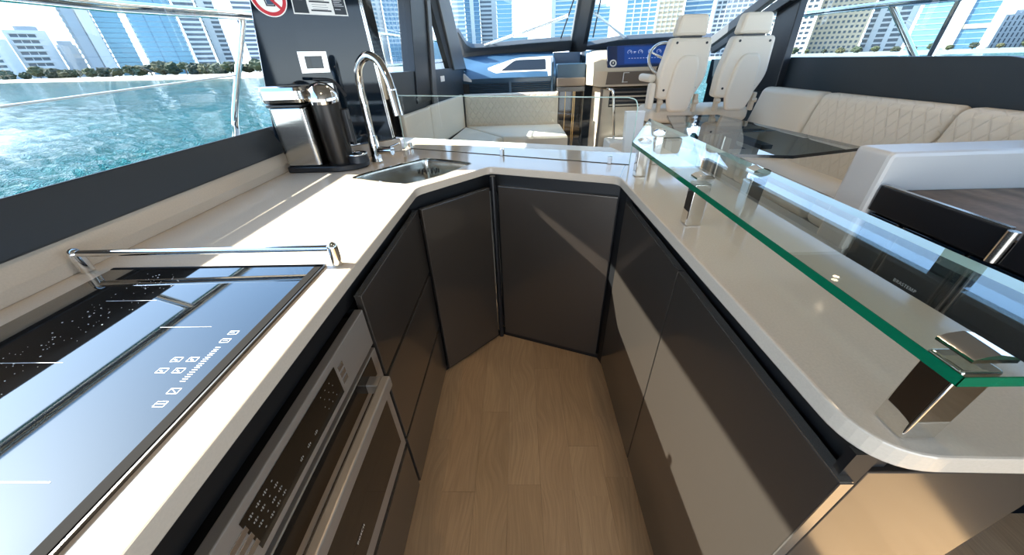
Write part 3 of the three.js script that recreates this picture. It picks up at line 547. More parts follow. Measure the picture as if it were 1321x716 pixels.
// ------------------------------------------------------------------ starboard sideboard with fridge
const side = thing('sideboard', 'low starboard sideboard with black fascia and greige top', 'sideboard');
mesh('carcass', BX(1.29, 2.33, 0.0, 0.86, -1.19, -0.60), M.carcass, side);
mesh('top', BX(1.268, 2.33, 0.861, 0.868, -1.195, -0.59), M.greige, side);
mesh('fascia', slab([[1.262, 0.80, -0.83], [1.262, 0.80, -1.196], [1.262, 0.888, -1.196], [1.262, 0.888, -0.83]].reverse(), 0.02, { bevel: 0.003 }), M.blackPlastic, side);
mesh('fascia', slab([[1.262, 0.80, -0.60], [1.262, 0.80, -0.80], [1.262, 0.888, -0.80], [1.262, 0.888, -0.60]].reverse(), 0.02, { bevel: 0.003 }), M.blackPlastic, side);
mesh('corner_trim', rod([1.26, 0.80, -0.815], [1.26, 0.888, -0.815], 0.012), M.edge, side);
mesh('fascia_rail', BX(1.266, 1.28, 0.888, 0.892, -1.19, -0.83), M.edge, side);
const front = (z0, z1, y0, y1, name, mat, parent) => mesh(name, slab([[1.27, y0, z0], [1.27, y0, z1], [1.27, y1, z1], [1.27, y1, z0]], 0.015, { bevel: 0.0015 }), mat, parent);
front(-1.19, -1.083, 0.03, 0.79, 'narrow_door', M.navyGloss, side);
const fridge = thing('drinks_fridge', 'dark glass fronted drinks fridge built into the sideboard', 'fridge');
front(-1.056, -0.881, 0.03, 0.79, 'glass_door', M.navyGloss, fridge);
mesh('door_trim', [BX(1.268, 1.274, 0.03, 0.79, -1.060, -1.057), BX(1.268, 1.274, 0.03, 0.79, -1.082, -1.079), BX(1.268, 1.273, 0.03, 0.785, -0.8805, -0.8785)], M.edge, fridge);
const dec2 = (name, z0, z1, y0, y1, mat, parent) => mesh(name, sheet([[1.2692, y0, z0], [1.2692, y0, z1], [1.2692, y1, z1], [1.2692, y1, z0]]), mat, parent, true);
dec2('lettering', -1.012, -0.905, 0.618, 0.636, phy({ map: canvasTex(512, 86, (c, w, h) => { c.clearRect(0, 0, w, h); c.fillStyle = '#c3c9cf'; c.font = 'bold 74px sans-serif'; c.textAlign = 'center'; c.textBaseline = 'middle'; c.fillText('BRASTEMP', w / 2, h / 2 + 4, w - 16); }), transparent: true, roughness: 0.3 }), fridge);
mesh('status_ring', new THREE.TorusGeometry(0.009, 0.0012, 6, 20).rotateY(Math.PI / 2).translate(1.268, 0.745, -0.925), M.edge, fridge);
const fridge2 = thing('wine_cooler', 'dark glass wine cooler beside the drinks fridge', 'wine cooler');
front(-0.868, -0.615, 0.03, 0.79, 'glass_door', M.navyGloss, fridge2);
mesh('bar_handle', [BX(1.258, 1.266, 0.20, 0.77, -0.845, -0.838, 0.002), BX(1.258, 1.2705, 0.75, 0.76, -0.845, -0.838), BX(1.258, 1.2705, 0.21, 0.22, -0.845, -0.838)], M.steelDark, fridge2);
mesh('bar_handle', [BX(1.258, 1.266, 0.20, 0.77, -0.828, -0.822, 0.002), BX(1.258, 1.2705, 0.75, 0.76, -0.828, -0.822), BX(1.258, 1.2705, 0.21, 0.22, -0.828, -0.822)], M.steelDark, fridge2);

// white moulded end of the settee
const arm = thing('settee_end', 'white moulded end wall of the settee above the sideboard', 'panel');
mesh('moulding', slab([[1.25, 0.625, -1.203], [2.33, 0.625, -1.203], [2.33, 1.003, -1.203], [1.25, 0.995, -1.203]], 0.14, { bevel: 0.014, radius: 0.02 }), M.gelcoat, arm);
mesh('lower_moulding', slab([[1.27, 0.03, -1.215], [2.33, 0.03, -1.215], [2.33, 0.64, -1.215], [1.27, 0.64, -1.215]], 0.12), M.gelcoat, arm);

// starboard settee
const settee = thing('settee', 'long cream leather settee with quilted backs along the starboard side', 'settee');
mesh('plinth', BX(1.78, 2.33, 0.16, 0.40, -3.22, -1.36), M.gelcoat, settee);
for (const [z0, z1] of [[-1.36, -2.0], [-2.005, -2.85], [-2.855, -3.24]]) {
  mesh('seat_cushion', RB(0.56, 0.17, z0 - z1, 2.02, 0.49, (z0 + z1) / 2, 0.05, 4), M.leather, settee);
}
mesh('seat_piping', [rod([1.80, 0.573, -1.4], [1.80, 0.573, -3.22], 0.004, 0.004, 6)], M.piping, settee);
for (const [z0, z1, q] of [[-1.36, -1.93, 1], [-1.935, -2.84, 1], [-2.845, -3.55, 0]]) {
  const L = z0 - z1 - 0.004, g = new RoundedBoxGeometry(0.13, 0.50, L, 5, 0.045); g.applyMatrix4(new THREE.Matrix4().makeShear(0, 0, -0.22 * -1, 0, 0, 0)).translate(2.212, 0.785, (z0 + z1) / 2);
  mesh('back_cushion', g, q ? M.quilted : M.leather, settee);
}
// table
const table = thing('saloon_table', 'dark smoked glass table before the starboard settee', 'table');
{
  const ty = 0.868, o = [[1.02, -1.76], [1.30, -1.69], [1.735, -1.82], [1.62, -3.08], [1.22, -3.10], [1.02, -2.4]];
  mesh('glass_top', sheet(o.map(([x, z]) => [x, ty + 0.007, z])), M.paneSmoke, table, true);
  const pts = o.map((p, i) => [p, o[(i + 1) % o.length]]);
  for (const [a, b] of pts) mesh('glass_edge', slab([[a[0], ty - 0.007, a[1]], [b[0], ty - 0.007, b[1]], [b[0], ty + 0.007, b[1]], [a[0], ty + 0.007, a[1]]], 0.003), M.smokeEdge, table);
  mesh('hinge_frame', [BX(1.12, 1.62, ty - 0.02, ty - 0.008, -2.50, -2.44), BX(1.34, 1.40, ty - 0.03, ty - 0.008, -2.9, -2.0)], M.blackPlastic, table);
  mesh('hinge_bar', [rod([1.10, ty + 0.002, -2.28], [1.66, ty + 0.002, -2.36], 0.004, 0.004, 8)], M.chromeSoft, table);
  mesh('pedestal', [new THREE.CylinderGeometry(0.05, 0.055, ty - 0.20, 28).translate(1.37, (ty + 0.16) / 2, -2.45), new THREE.CylinderGeometry(0.17, 0.18, 0.02, 32).translate(1.37, 0.171, -2.45)], M.chromeSoft, table);
}
const ped = mesh('moulded_pedestal', slab([[0.735, 0.16, -2.38], [0.80, 0.16, -2.38], [0.80, 1.0, -2.38], [0.68, 1.0, -2.38]], 0.05, { bevel: 0.006 }), M.white);
tag(ped, 'tapered white moulded pedestal seen past the glass screen corner', 'pedestal');

// ------------------------------------------------------------------ port settee
const lset = thing('corner_settee', 'cream quilted corner settee beyond the far worktop', 'settee');
{
  const H = 0.965;
  const back = (a, b, h0, h1, name, mat, th = 0.045) => mesh(name, slab([[a[0], h0, a[1]], [b[0], h0, b[1]], [b[0], h1, b[1]], [a[0], h1, a[1]]], th, { bevel: th * 0.35 }), mat, lset);
  mesh('base', prism([[-0.86, -2.85], [-0.35, -2.85], [-0.22, -3.85], [0.50, -3.85], [0.50, -4.55], [-0.63, -4.55]], 0.16, 0.44), M.gelcoat, lset);
  mesh('seat_cushion', prism([[-0.80, -2.85], [-0.33, -2.85], [-0.22, -3.80], [-0.17, -3.84], [-0.66, -4.58], [-0.70, -4.2]], 0.445, 0.615, { bevel: 0.03 }), M.leather, lset);
  mesh('seat_cushion', prism([[-0.16, -3.83], [0.515, -3.83], [0.515, -4.59], [-0.64, -4.59]], 0.445, 0.62, { bevel: 0.03 }), M.leather, lset);
  back([-0.655, -4.60], [0.475, -4.60], 0.60, H, 'back_cushion', M.quiltedDeep, 0.11);
  back([-0.868, -2.82], [-0.80, -3.44], 0.60, H - 0.005, 'back_cushion', M.leather);
  back([-0.798, -3.446], [-0.66, -4.60], 0.60, H, 'back_cushion', M.leather);
  mesh('armrest', slab([[0.478, 0.45, -4.60], [0.478, 0.45, -4.72], [0.478, H, -4.72], [0.478, H, -4.60]], 0.02), M.leather, lset);
}
// port dashboard
const dash = thing('dashboard', 'blue grey dashboard moulding with louvred vent before the windshield', 'dashboard');
mesh('front', slab([[-0.72, 0.90, -4.80], [0.43, 0.90, -4.80], [0.43, 1.085, -4.80], [-0.72, 1.085, -4.80]], 0.05), M.blackGap, dash);
mesh('top', loft([[-0.74, 1.09, -4.79, 1.22, -4.95, 1.35], [-0.3, 1.10, -4.775, 1.25, -4.95, 1.375], [0.1, 1.10, -4.775, 1.27, -4.97, 1.385], [0.46, 1.10, -4.78, 1.28, -4.98, 1.385]].map(([x, y0, z0, y1, z1, y2]) => [[x, y0, z0], [x, y0 + 0.02, z0 + 0.006], [x, y1, z1], [x, y2, -5.5], [x, 0.95, -5.55], [x, 0.95, -4.86]])), M.navyDash, dash);
const bz = (y) => -4.785 - (y - 1.12) * 1.05, bn = (pts, off = 0) => pts.map(([x, y]) => [x, y, bz(y) + off]);
mesh('binnacle', slab(bn([[-0.20, 1.12], [0.44, 1.12], [0.44, 1.335], [-0.02, 1.325], [-0.38, 1.225]]), 0.07, { bevel: 0.012, radius: [0.06, 0.01, 0.02, 0.12, 0.03] }), M.gelcoat, dash);
mesh('smoked_cover', slab(bn([[-0.20, 1.195], [0.34, 1.195], [0.34, 1.30], [-0.03, 1.298]], 0.004), 0.006, { radius: [0.01, 0.01, 0.01, 0.05] }), M.blackPlastic, dash);
mesh('cover_bar', slab(bn([[0.365, 1.13], [0.41, 1.13], [0.41, 1.33], [0.365, 1.33]], 0.02), 0.02, { bevel: 0.005 }), M.gelcoat, dash);
for (let k = 0; k < 6; k++) mesh('louvre', slab([[-0.60, 0.955 + k * 0.021, -4.785], [0.41, 0.955 + k * 0.021, -4.785], [0.41, 0.965 + k * 0.021, -4.80], [-0.60, 0.965 + k * 0.021, -4.80]], 0.004), M.navyDash, dash);
mesh('louvre_post', BX(-0.11, -0.08, 0.95, 1.08, -4.795, -4.78), M.navyDash, dash);
mesh('side_cheek', BX(0.40, 0.43, 0.9, 1.27, -4.81, -4.77, 0.01), M.navyDash, dash);
mesh('corner_fairing', loft([[[-0.66, 1.10, -4.77], [-0.56, 1.085, -4.76], [-0.56, 1.105, -4.77]], [[-0.66, 1.17, -4.79], [-0.64, 1.165, -4.78], [-0.645, 1.175, -4.79]]]), M.gelcoat, dash);
// companionway block between dashboard and helm
const comp = thing('companionway', 'dark companionway hatch between the dashboard and the helm', 'hatch');
mesh('upper_box', BX(0.47, 0.81, 1.09, 1.245, -5.2, -4.78, 0.01), M.navyDash, comp);
mesh('rear_shelf', BX(0.46, 0.80, 1.2, 1.365, -5.56, -5.21), M.navyDash, comp);
mesh('hood', BX(0.47, 0.81, 1.01, 1.10, -5.0, -4.74, 0.008), M.taupe, comp);
mesh('shade', BX(0.47, 0.81, 0.955, 1.005, -5.0, -4.73, 0.005), M.frameGrey, comp);
mesh('door', BX(0.52, 0.84, 0.16, 0.95, -5.2, -4.95), M.blackGloss, comp);
for (const x of [0.60, 0.70, 0.72]) mesh('brass_strip', BX(x, x + 0.008, 0.2, 0.94, -4.952, -4.944), M.brass, comp);
// helm console
const helm = thing('helm_console', 'beige helm console with blue instrument screen and louvred front', 'helm');
mesh('pedestal', BX(0.93, 1.95, 0.16, 1.0, -4.9, -4.33, 0.02), M.beigeTrim, helm);
mesh('pod', loft([[0.82, 0.02], [0.90, 0], [1.5, 0], [1.95, 0.02]].map(([x, d]) => [[x, 1.02 + d, -4.32], [x, 1.17, -4.27 - d], [x, 1.215 - d, -4.30], [x, 1.36 - d, -4.46], [x, 1.36 - d, -4.85], [x, 1.02, -4.85]])), M.beigeTrim, helm);
mesh('rear_shelf', BX(0.87, 2.2, 1.2, 1.37, -5.56, -4.86), M.navyDash, helm);
mesh('trim_strip', slab([[0.96, 1.04, -4.302], [1.90, 1.04, -4.302], [1.90, 1.16, -4.262], [0.96, 1.16, -4.262]], 0.006, { bevel: 0.002 }), M.taupe, helm);
const gauge = canvasTex(1024, 320, (c, w, h) => {
  c.fillStyle = '#0c2f6b'; c.fillRect(0, 0, w, h); c.fillStyle = '#123f8a'; c.fillRect(120, 20, 780, 280);
  c.strokeStyle = c.fillStyle = '#d8e6f4'; c.lineWidth = 6;
  for (const [x, r] of [[210, 34], [390, 34], [560, 38], [700, 34]]) { c.beginPath(); c.arc(x, 110, r, 2.4, 7.0); c.stroke(); c.beginPath(); c.moveTo(x, 110); c.lineTo(x + r * 0.6, 96); c.stroke(); }
  for (let k = 0; k < 12; k++) c.fillRect(190 + k * 48, 210, 26, 6);
  c.fillRect(276, 100, 40, 10); c.fillRect(276, 118, 28, 6);
});
const scr = mesh('instrument_screen', slab([[0.955, 1.20, -4.285], [1.75, 1.20, -4.285], [1.75, 1.415, -4.40], [0.955, 1.395, -4.39]], 0.03, { bevel: 0.006, radius: 0.015 }), phy({ color: 0x0d2750, roughness: 0.12 }), helm);
mesh('display', sheet([[1.06, 1.222, -4.295], [1.70, 1.222, -4.295], [1.70, 1.392, -4.386], [1.06, 1.392, -4.386]]), phy({ map: gauge, roughness: 0.1, emissive: 0xffffff, emissiveMap: gauge, emissiveIntensity: 0.35 }), scr, true);
mesh('dial', [new THREE.TorusGeometry(0.03, 0.007, 10, 28).rotateX(-0.49).translate(1.015, 1.24, -4.30), BX(1.01, 1.02, 1.232, 1.252, -4.30, -4.293)], M.white, scr);
mesh('card_holder', [BX(1.13, 1.19, 1.148, 1.153, -4.262, -4.255), BX(1.13, 1.135, 1.06, 1.153, -4.28, -4.255), BX(1.13, 1.19, 1.06, 1.065, -4.295, -4.285)], M.white, helm);
for (let k = 0; k < 4; k++) mesh('louvre', BX(1.03, 1.90, 0.83 + k * 0.042, 0.845 + k * 0.042, -4.328, -4.305, 0.003), k % 2 ? M.taupe : M.beigeTrim, helm);
mesh('louvre_recess', BX(1.02, 1.92, 0.815, 1.0, -4.334, -4.328), M.carcass, helm);
mesh('side_trim', [BX(0.915, 0.945, 0.2, 1.0, -4.345, -4.315, 0.004)], M.taupe, helm);
mesh('footrest', BX(1.0, 1.7, 0.16, 0.50, -4.30, -4.0, 0.02), M.white, helm);
const wheel = thing('steering_wheel', 'chrome spoked steering wheel half hidden by the helm seat', 'steering wheel', [1.50, 1.26, -4.14]);
{
  const tilt = (g) => g.rotateX(-0.55);
  mesh('rim', tilt(new THREE.TorusGeometry(0.165, 0.016, 12, 48)), M.chromeSoft, wheel);
  for (const a of [0.5, 2.64, 4.71]) mesh('spoke', tilt(rod([0, 0, 0], [Math.cos(a) * 0.16, Math.sin(a) * 0.16, 0], 0.012, 0.009)), M.chrome, wheel);
  mesh('hub', tilt(new THREE.CylinderGeometry(0.04, 0.045, 0.03, 24).rotateX(Math.PI / 2)), M.chrome, wheel);
  mesh('column', tilt(rod([0, 0, -0.01], [0, 0, -0.16], 0.025)), M.blackPlastic, wheel);
}
const grab = thing('grab_rail', 'chrome upright grab rail at the corner of the helm console', 'rail');
mesh('tube', tube([[0.985, 1.0, -4.31], [0.99, 1.0, -4.21], [1.02, 0.985, -4.19], [1.04, 0.90, -4.19], [1.07, 0.66, -4.19], [1.09, 0.50, -4.19]], 0.016, 40, 12), M.chrome, grab);

// helm seats, seen from behind
function helmSeat(label, x, z, arms) {
  const s = thing('pilot_chair', label, 'chair', [x, 0.16, z], -0.03, 'helm seats');
  const B = 0.16, shell = (pts, th, zz, mat, name, bevel, radius) => mesh(name, slab(pts.map(([a, b]) => [a, b - B, zz]), th, { bevel, radius, seg: 5 }), mat, s);
  shell([[-0.15, 0.97], [0.115, 0.99], [0.185, 1.13], [0.170, 1.405], [-0.145, 1.41], [-0.20, 1.16], [-0.20, 0.99]], 0.12, 0.02, M.leather, 'backrest', 0.025, [0.02, 0.02, 0.06, 0.03, 0.03, 0.06, 0.02]);
  shell([[-0.085, 0.875], [0.075, 0.875], [0.115, 1.0], [0.10, 1.24], [0.07, 1.29], [-0.05, 1.29], [-0.09, 1.22], [-0.115, 1.0]], 0.05, 0.042, M.leather, 'back_pad', 0.02, 0.04);
  shell([[-0.125, 1.42], [0.125, 1.415], [0.11, 1.555], [-0.10, 1.558]], 0.11, 0.01, M.leather, 'headrest', 0.022, 0.03);
  mesh('headrest_stem', [rod([-0.05, 1.39 - B, -0.04], [-0.05, 1.44 - B, -0.04], 0.009), rod([0.05, 1.39 - B, -0.04], [0.05, 1.44 - B, -0.04], 0.009), BX(-0.085, 0.085, 1.406 - B, 1.418 - B, -0.07, 0.0)], M.blackPlastic, s);
  for (const [a, b] of [[-0.105, 1.375], [0.125, 1.37], [-0.145, 1.045], [0.105, 1.06]]) mesh('bolt', [new THREE.CylinderGeometry(0.009, 0.009, 0.006, 14).rotateX(Math.PI / 2).translate(a, b - B, 0.021)], M.blackPlastic, s);
  mesh('seat_cushion', RB(0.40, 0.13, 0.42, 0, 0.83 - B, -0.30, 0.05, 4), M.leather, s);
  for (const k of arms) mesh('armrest', [RB(0.065, 0.06, 0.34, k * 0.235, 1.13 - B, -0.20, 0.025, 3), RB(0.05, 0.20, 0.10, k * 0.235, 1.0 - B, -0.02, 0.02, 3)], M.leather, s);
  for (const k of [-1, 1]) mesh('hinge', [RB(0.03, 0.14, 0.05, k * 0.15, 0.94 - B, -0.02, 0.008), rod([k * 0.15 - 0.02, 0.95 - B, 0.0], [k * 0.15 + 0.02, 0.95 - B, 0.0], 0.018)], M.beigeTrim, s);
  mesh('pedestal', [new THREE.CylinderGeometry(0.06, 0.07, 0.54, 28).translate(0, 0.28, -0.26), new THREE.CylinderGeometry(0.17, 0.19, 0.03, 32).translate(0, 0.016, -0.26), BX(-0.18, 0.18, 0.56, 0.60, -0.44, -0.12, 0.01)], M.chromeSoft, s);
}
helmSeat('cream leather helm seat behind the steering wheel', 1.375, -3.32, [-1]);
helmSeat('cream leather co-pilot seat next to the settee', 1.865, -3.32, []);

// ceiling lamps
for (const [x, z] of [[-0.45, -0.75], [0.45, -0.75], [2.0, -1.86], [-0.45, -2.1], [0.95, -1.35], [0.95, -2.6]]) {
  const l = thing('ceiling_spotlight', 'small round recessed spotlight in the headliner', 'lamp', [x, 2.0, z], 0, 'headliner spotlights');
  mesh('ring', new THREE.TorusGeometry(0.023, 0.006, 10, 28).rotateX(Math.PI / 2).translate(0, -0.003, 0), M.chrome, l);
  mesh('lens', new THREE.CylinderGeometry(0.016, 0.016, 0.006, 24).translate(0, -0.0045, 0), std({ color: 0x222222, emissive: 0xffe6c4, emissiveIntensity: 12 }), l);
  const p = new THREE.SpotLight(0xffe2bd, 0.6, 0, 1.0, 0.6, 2); p.position.set(0, -0.02, 0); p.target.position.set(0, -1, 0); p.castShadow = true; l.add(p, p.target);
}

// ------------------------------------------------------------------ outside: deck, rails, wipers
const deck = struct('side_deck', 'white side deck and bulwark outside the galley window', 'deck');
mesh('deck', BX(-1.8, -1.16, 0.28, 0.36, -5.0, 2.0), M.gelcoat, deck);
mesh('bulwark', BX(-1.72, -1.62, 0.36, 0.90, -4.0, 2.0, 0.02), M.gelcoat, deck);
mesh('deck', BX(2.46, 3.1, 0.28, 0.36, -5.0, 2.0), M.gelcoat, deck);
mesh('bulwark', BX(2.95, 3.05, 0.36, 0.95, -5.0, 2.0, 0.02), M.gelcoat, deck);
const fore = struct('foredeck', 'white foredeck ahead of the windshield', 'deck');
mesh('deck', prism([[-1.2, -5.7], [2.6, -5.7], [2.3, -8.2], [0.75, -10.8], [-0.7, -8.2]], 1.22, 1.34), M.gelcoat, fore);
mesh('coaming', BX(0.6, 2.4, 1.34, 1.44, -7.0, -6.2, 0.03), M.white, fore);
const hull = mesh('hull', prism([[-1.9, 2.5], [3.2, 2.5], [3.2, -6], [0.75, -11], [-1.9, -6]], -1.9, -0.12), M.gelcoat);
tag(hull, 'white yacht hull under the cabin', 'hull', null, 'structure');
const pr = thing('deck_rail', 'chrome deck rail outside the galley window', 'rail');
mesh('top_rail', tube([[-1.57, 1.47, 1.8], [-1.57, 1.487, 0], [-1.57, 1.508, -1.48], [-1.57, 1.522, -1.87], [-1.57, 1.552, -2.48], [-1.56, 1.57, -3.2]], 0.021, 60, 14), M.chrome, pr);
mesh('stanchion', tube([[-1.57, 1.54, -2.42], [-1.57, 1.49, -2.39], [-1.57, 1.25, -2.19], [-1.57, 1.07, -2.05], [-1.60, 0.99, -2.05], [-1.66, 0.90, -2.06]], 0.016, 40, 12), M.chrome, pr);
mesh('stanchion', tube([[-1.57, 1.49, -1.27], [-1.57, 1.3, -1.13], [-1.57, 1.07, -0.97], [-1.60, 0.99, -0.92], [-1.66, 0.90, -0.92]], 0.016, 40, 12), M.chrome, pr);
mesh('lifeline', rod([-1.57, 1.19, -0.6], [-1.57, 1.265, -2.2], 0.004, 0.004, 8), M.white, pr);
const sr = thing('deck_rail', 'chrome deck rail with slanted stanchions outside the starboard window', 'rail');
mesh('top_rail', tube([[2.85, 1.60, -5.2], [2.85, 1.598, -4.2], [2.85, 1.577, -3.35], [2.85, 1.562, -3.0], [2.85, 1.53, -1.8]], 0.022, 40, 12), M.chrome, sr);
mesh('stanchion', rod([2.85, 1.575, -3.35], [2.95, 0.94, -2.72], 0.02), M.chrome, sr);
mesh('stanchion', rod([2.85, 1.62, -2.85], [2.95, 0.94, -2.95], 0.02), M.chrome, sr);
const pr2 = thing('bow_rail', 'thin chrome bow rail seen through the forward port windows', 'rail');
mesh('top_rail', rod([-1.5, 1.56, -3.2], [-1.25, 1.60, -7.5], 0.014), M.chrome, pr2);
mesh('mid_rail', rod([-1.5, 1.28, -3.2], [-1.25, 1.30, -7.5], 0.01), M.chrome, pr2);
for (const z of [-4.35, -5.6]) mesh('stanchion', rod([-1.43, 0.9, z], [-1.43, 1.58, z], 0.014), M.chrome, pr2);
const wiper = (label, a, b, c) => { const w = thing('windshield_wiper', label, 'wiper'); mesh('arm', [rod(a, b, 0.012, 0.01), rod([a[0] + 0.05, a[1], a[2] - 0.02], [b[0], b[1] - 0.02, b[2]], 0.008, 0.008)], M.white, w); mesh('blade', rod(c[0], c[1], 0.008), M.blackPlastic, w); };
const O = (p, d = 0.06) => [p[0], p[1], p[2] - d];
wiper('white wiper arm resting across the port windshield', O(WS(-0.43, 1.475)), O(WS(0.60, 1.725)), [O(WS(0.56, 1.52)), O(WS(0.66, 2.0))]);
wiper('white wiper arm resting across the starboard windshield', O(WS(1.42, 1.48)), O(WS(0.90, 1.74)), [O(WS(0.97, 1.52)), O(WS(0.90, 2.0))]);

// ------------------------------------------------------------------ sea, beach, land
const WY = -1.6;
{
  const RN = 300, AN = 420, P = [], I = [], C = [], UV = [];
  for (let j = 0; j <= RN; j++) {
    const r = 2.0 * Math.pow(1400, j / RN) , dr = r * 0.0245;
    for (let i = 0; i <= AN; i++) {
      const a = -2.2 + 3.6 * i / AN, x = r * Math.sin(a), z = -r * Math.cos(a);
      const amp = clamp(1.2 / (1 + dr * 1.1), 0, 1);
      const n1 = noise(x * 0.22 + z * 0.10, z * 0.30 - x * 0.07), n2 = noise(x * 0.75 + 40, z * 0.9), n3 = noise(x * 2.1, z * 2.4 + 9);
      const hgt = (1 - Math.abs(n1)) * 0.24 + (1 - Math.abs(n2)) * 0.24 + n3 * 0.06;
      P.push(x, WY + hgt * amp - 0.1, z); UV.push(x, z);
      const patch = 0.5 + 0.5 * noise(x * 0.03, z * 0.05), crest = clamp((n2 * n1 + 0.35 * noise(x * 1.7, z * 1.9)) * 1.6 - 0.25, 0, 1);
      let c = [lerp(0.0005, 0.004, patch), lerp(0.075, 0.12, patch), lerp(0.08, 0.12, patch)];
      const fo = clamp(1.1 - Math.hypot((-0.82 * (x + 28) - 0.57 * (z + 18.5)) / 8, (0.57 * (x + 28) - 0.82 * (z + 18.5)) / 2.9) + 0.45 * noise(x * 0.5, z * 0.6) + 0.2 * noise(x * 2, z * 2), 0, 1) * 0.8;   // wake foam
      const w = Math.max(crest * 0.1, fo * 0.65);
      c = c.map((v, k) => lerp(v, [0.75, 0.86, 0.9][k], w));
      C.push(...c);
      if (i < AN && j < RN) { const q = j * (AN + 1) + i; I.push(q, q + AN + 1, q + 1, q + 1, q + AN + 1, q + AN + 2); }
    }
  }
  const g = new THREE.BufferGeometry(); g.setAttribute('position', new THREE.Float32BufferAttribute(P, 3)); g.setAttribute('color', new THREE.Float32BufferAttribute(C, 3)); g.setAttribute('uv', new THREE.Float32BufferAttribute(UV, 2)); g.setIndex(I); g.computeVertexNormals();
  if (g.attributes.normal.getY(5000) < 0) { for (let k = 0; k < I.length; k += 3) [I[k + 1], I[k + 2]] = [I[k + 2], I[k + 1]]; g.setIndex(I); g.computeVertexNormals(); }
  const rip = dataTex(512, 512, (u, v) => { const a = 0.5 + 0.25 * (1 - 2 * Math.abs(tn(u, v, 9, 31))) + 0.25 * (1 - 2 * Math.abs(tn(u, v, 24, 8))); return [a, a, a]; }, false, 2.6);
  const sea = mesh('sea', g, phy({ vertexColors: true, roughness: 0.12, ior: 1.16, bumpMap: rip, bumpScale: 0.42 }), undefined, true);
  tag(sea, 'turquoise choppy sea with a pale wake outside the windows', 'sea', null, 'stuff');
}
const shore = [[-560, -330], [-325, -242], [-199, -193], [-114, -159], [-60, -190], [0, -240], [110, -235], [200, -190], [300, -120], [400, 30]];
const off = (d) => shore.map(([x, z]) => { const L = Math.hypot(x, z); return [x * (L + d) / L, z * (L + d) / L]; });
const band = (d0, d1, y0, y1, i0 = 0, i1 = 99) => { const a = off(d0).slice(i0, i1), b = off(d1).slice(i0, i1), P = [], I = []; a.forEach((p, i) => { P.push(p[0], y0, p[1], b[i][0], y1, b[i][1]); if (i) I.push(2 * i - 2, 2 * i, 2 * i - 1, 2 * i - 1, 2 * i, 2 * i + 1); }); const g = new THREE.BufferGeometry(); g.setAttribute('position', new THREE.Float32BufferAttribute(P, 3)); g.setIndex(I); g.computeVertexNormals(); return g; };
const beach = mesh('beach', band(-2, 42, WY - 0.2, WY + 1.4, 0, 5), std({ color: 0xcdbfa6, roughness: 0.95 }));
tag(beach, 'pale sand beach along the far shore', 'beach', null, 'structure');
const quay = mesh('quay', band(-2, 42, WY - 0.2, WY + 1.4, 4, 99), std({ color: 0x6f7d80, roughness: 0.9 }));
tag(quay, 'grey waterfront quay under the far towers', 'quay', null, 'structure');
const land = mesh('land', band(41, 900, WY + 1.3, WY + 2.2), std({ color: 0x6d7369, roughness: 1 }));
tag(land, 'flat shore land under the towers', 'land', null, 'structure');

// ------------------------------------------------------------------ buildings on the shore
const CW = { white: std({ color: 0xcfcfcc, roughness: 0.8 }), grey: std({ color: 0xa4a9ac, roughness: 0.8 }), tan: std({ color: 0xbfae92, roughness: 0.8 }), glass: phy({ color: 0x5f8ea2, roughness: 0.15, metalness: 0.3 }), deep: phy({ color: 0x406a84, roughness: 0.15, metalness: 0.3 }), pale: phy({ color: 0x7d9dac, roughness: 0.3 }), dark: phy({ color: 0x4d5b66, roughness: 0.3 }) };
const DEG = Math.PI / 180;
function tower(label, a0, a1, dist, h, o = {}) {
  if (a0 > 33) dist += 40;
  if (h > 100) h = 58 + 14 * rnd();
  const am = (a0 + a1) / 2 * DEG, w = 2 * dist * Math.tan((a1 - a0) / 2 * DEG), dp = o.depth ?? w * 0.8, f = o.floor ?? 3.3, y0 = 0.9;
  const t = thing('tower_block', label, 'building', [dist * Math.sin(am), y0 + WY, -dist * Math.cos(am)], -am, 'towers along the shore');
  if (o.turn) t.rotation.y += o.turn;
  const nf = Math.floor(h / f), body = CW[o.body ?? 'glass'], slabM = CW[o.slab ?? 'white'];
  mesh('body', BX(-w / 2 + 0.4, w / 2 - 0.4, 0, h, -dp, 0), body, t);
  const S = []; for (let k = 1; k <= nf; k++) S.push(BX(-w / 2, w / 2, k * f - (o.th ?? 0.9), k * f, -dp - 0.4, o.out ?? 0.7));
  const sl = mesh('floor_slabs', S, slabM, t); sl.userData.kind = 'stuff';
  if (o.piers) { const Q = []; for (let k = 0; k <= o.piers; k++) { const x = -w / 2 + w * k / o.piers; Q.push(BX(x - (o.pw ?? 0.5), x + (o.pw ?? 0.5), 0, h, -0.2, (o.out ?? 0.7) + 0.15)); } const pm = mesh('piers', Q, CW[o.pier ?? o.slab ?? 'white'], t); pm.userData.kind = 'stuff'; }
  for (const [x0, x1, m, out] of o.strips ?? []) mesh('vertical_strip', BX(-w / 2 + w * x0, -w / 2 + w * x1, 0, h + 1, -0.5, out ?? 1.4), CW[m], t);
  for (const [yy, hh, m] of o.bands ?? []) mesh('band', BX(-w / 2 - 0.2, w / 2 + 0.2, yy, yy + hh, -dp - 0.5, (o.out ?? 0.7) + 0.5), CW[m], t);
  if (o.roof !== false) mesh('roof', BX(-w / 2 * 0.7, w / 2 * 0.7, h, h + 2.5, -dp * 0.8, -dp * 0.2), slabM, t);
  return t;
}
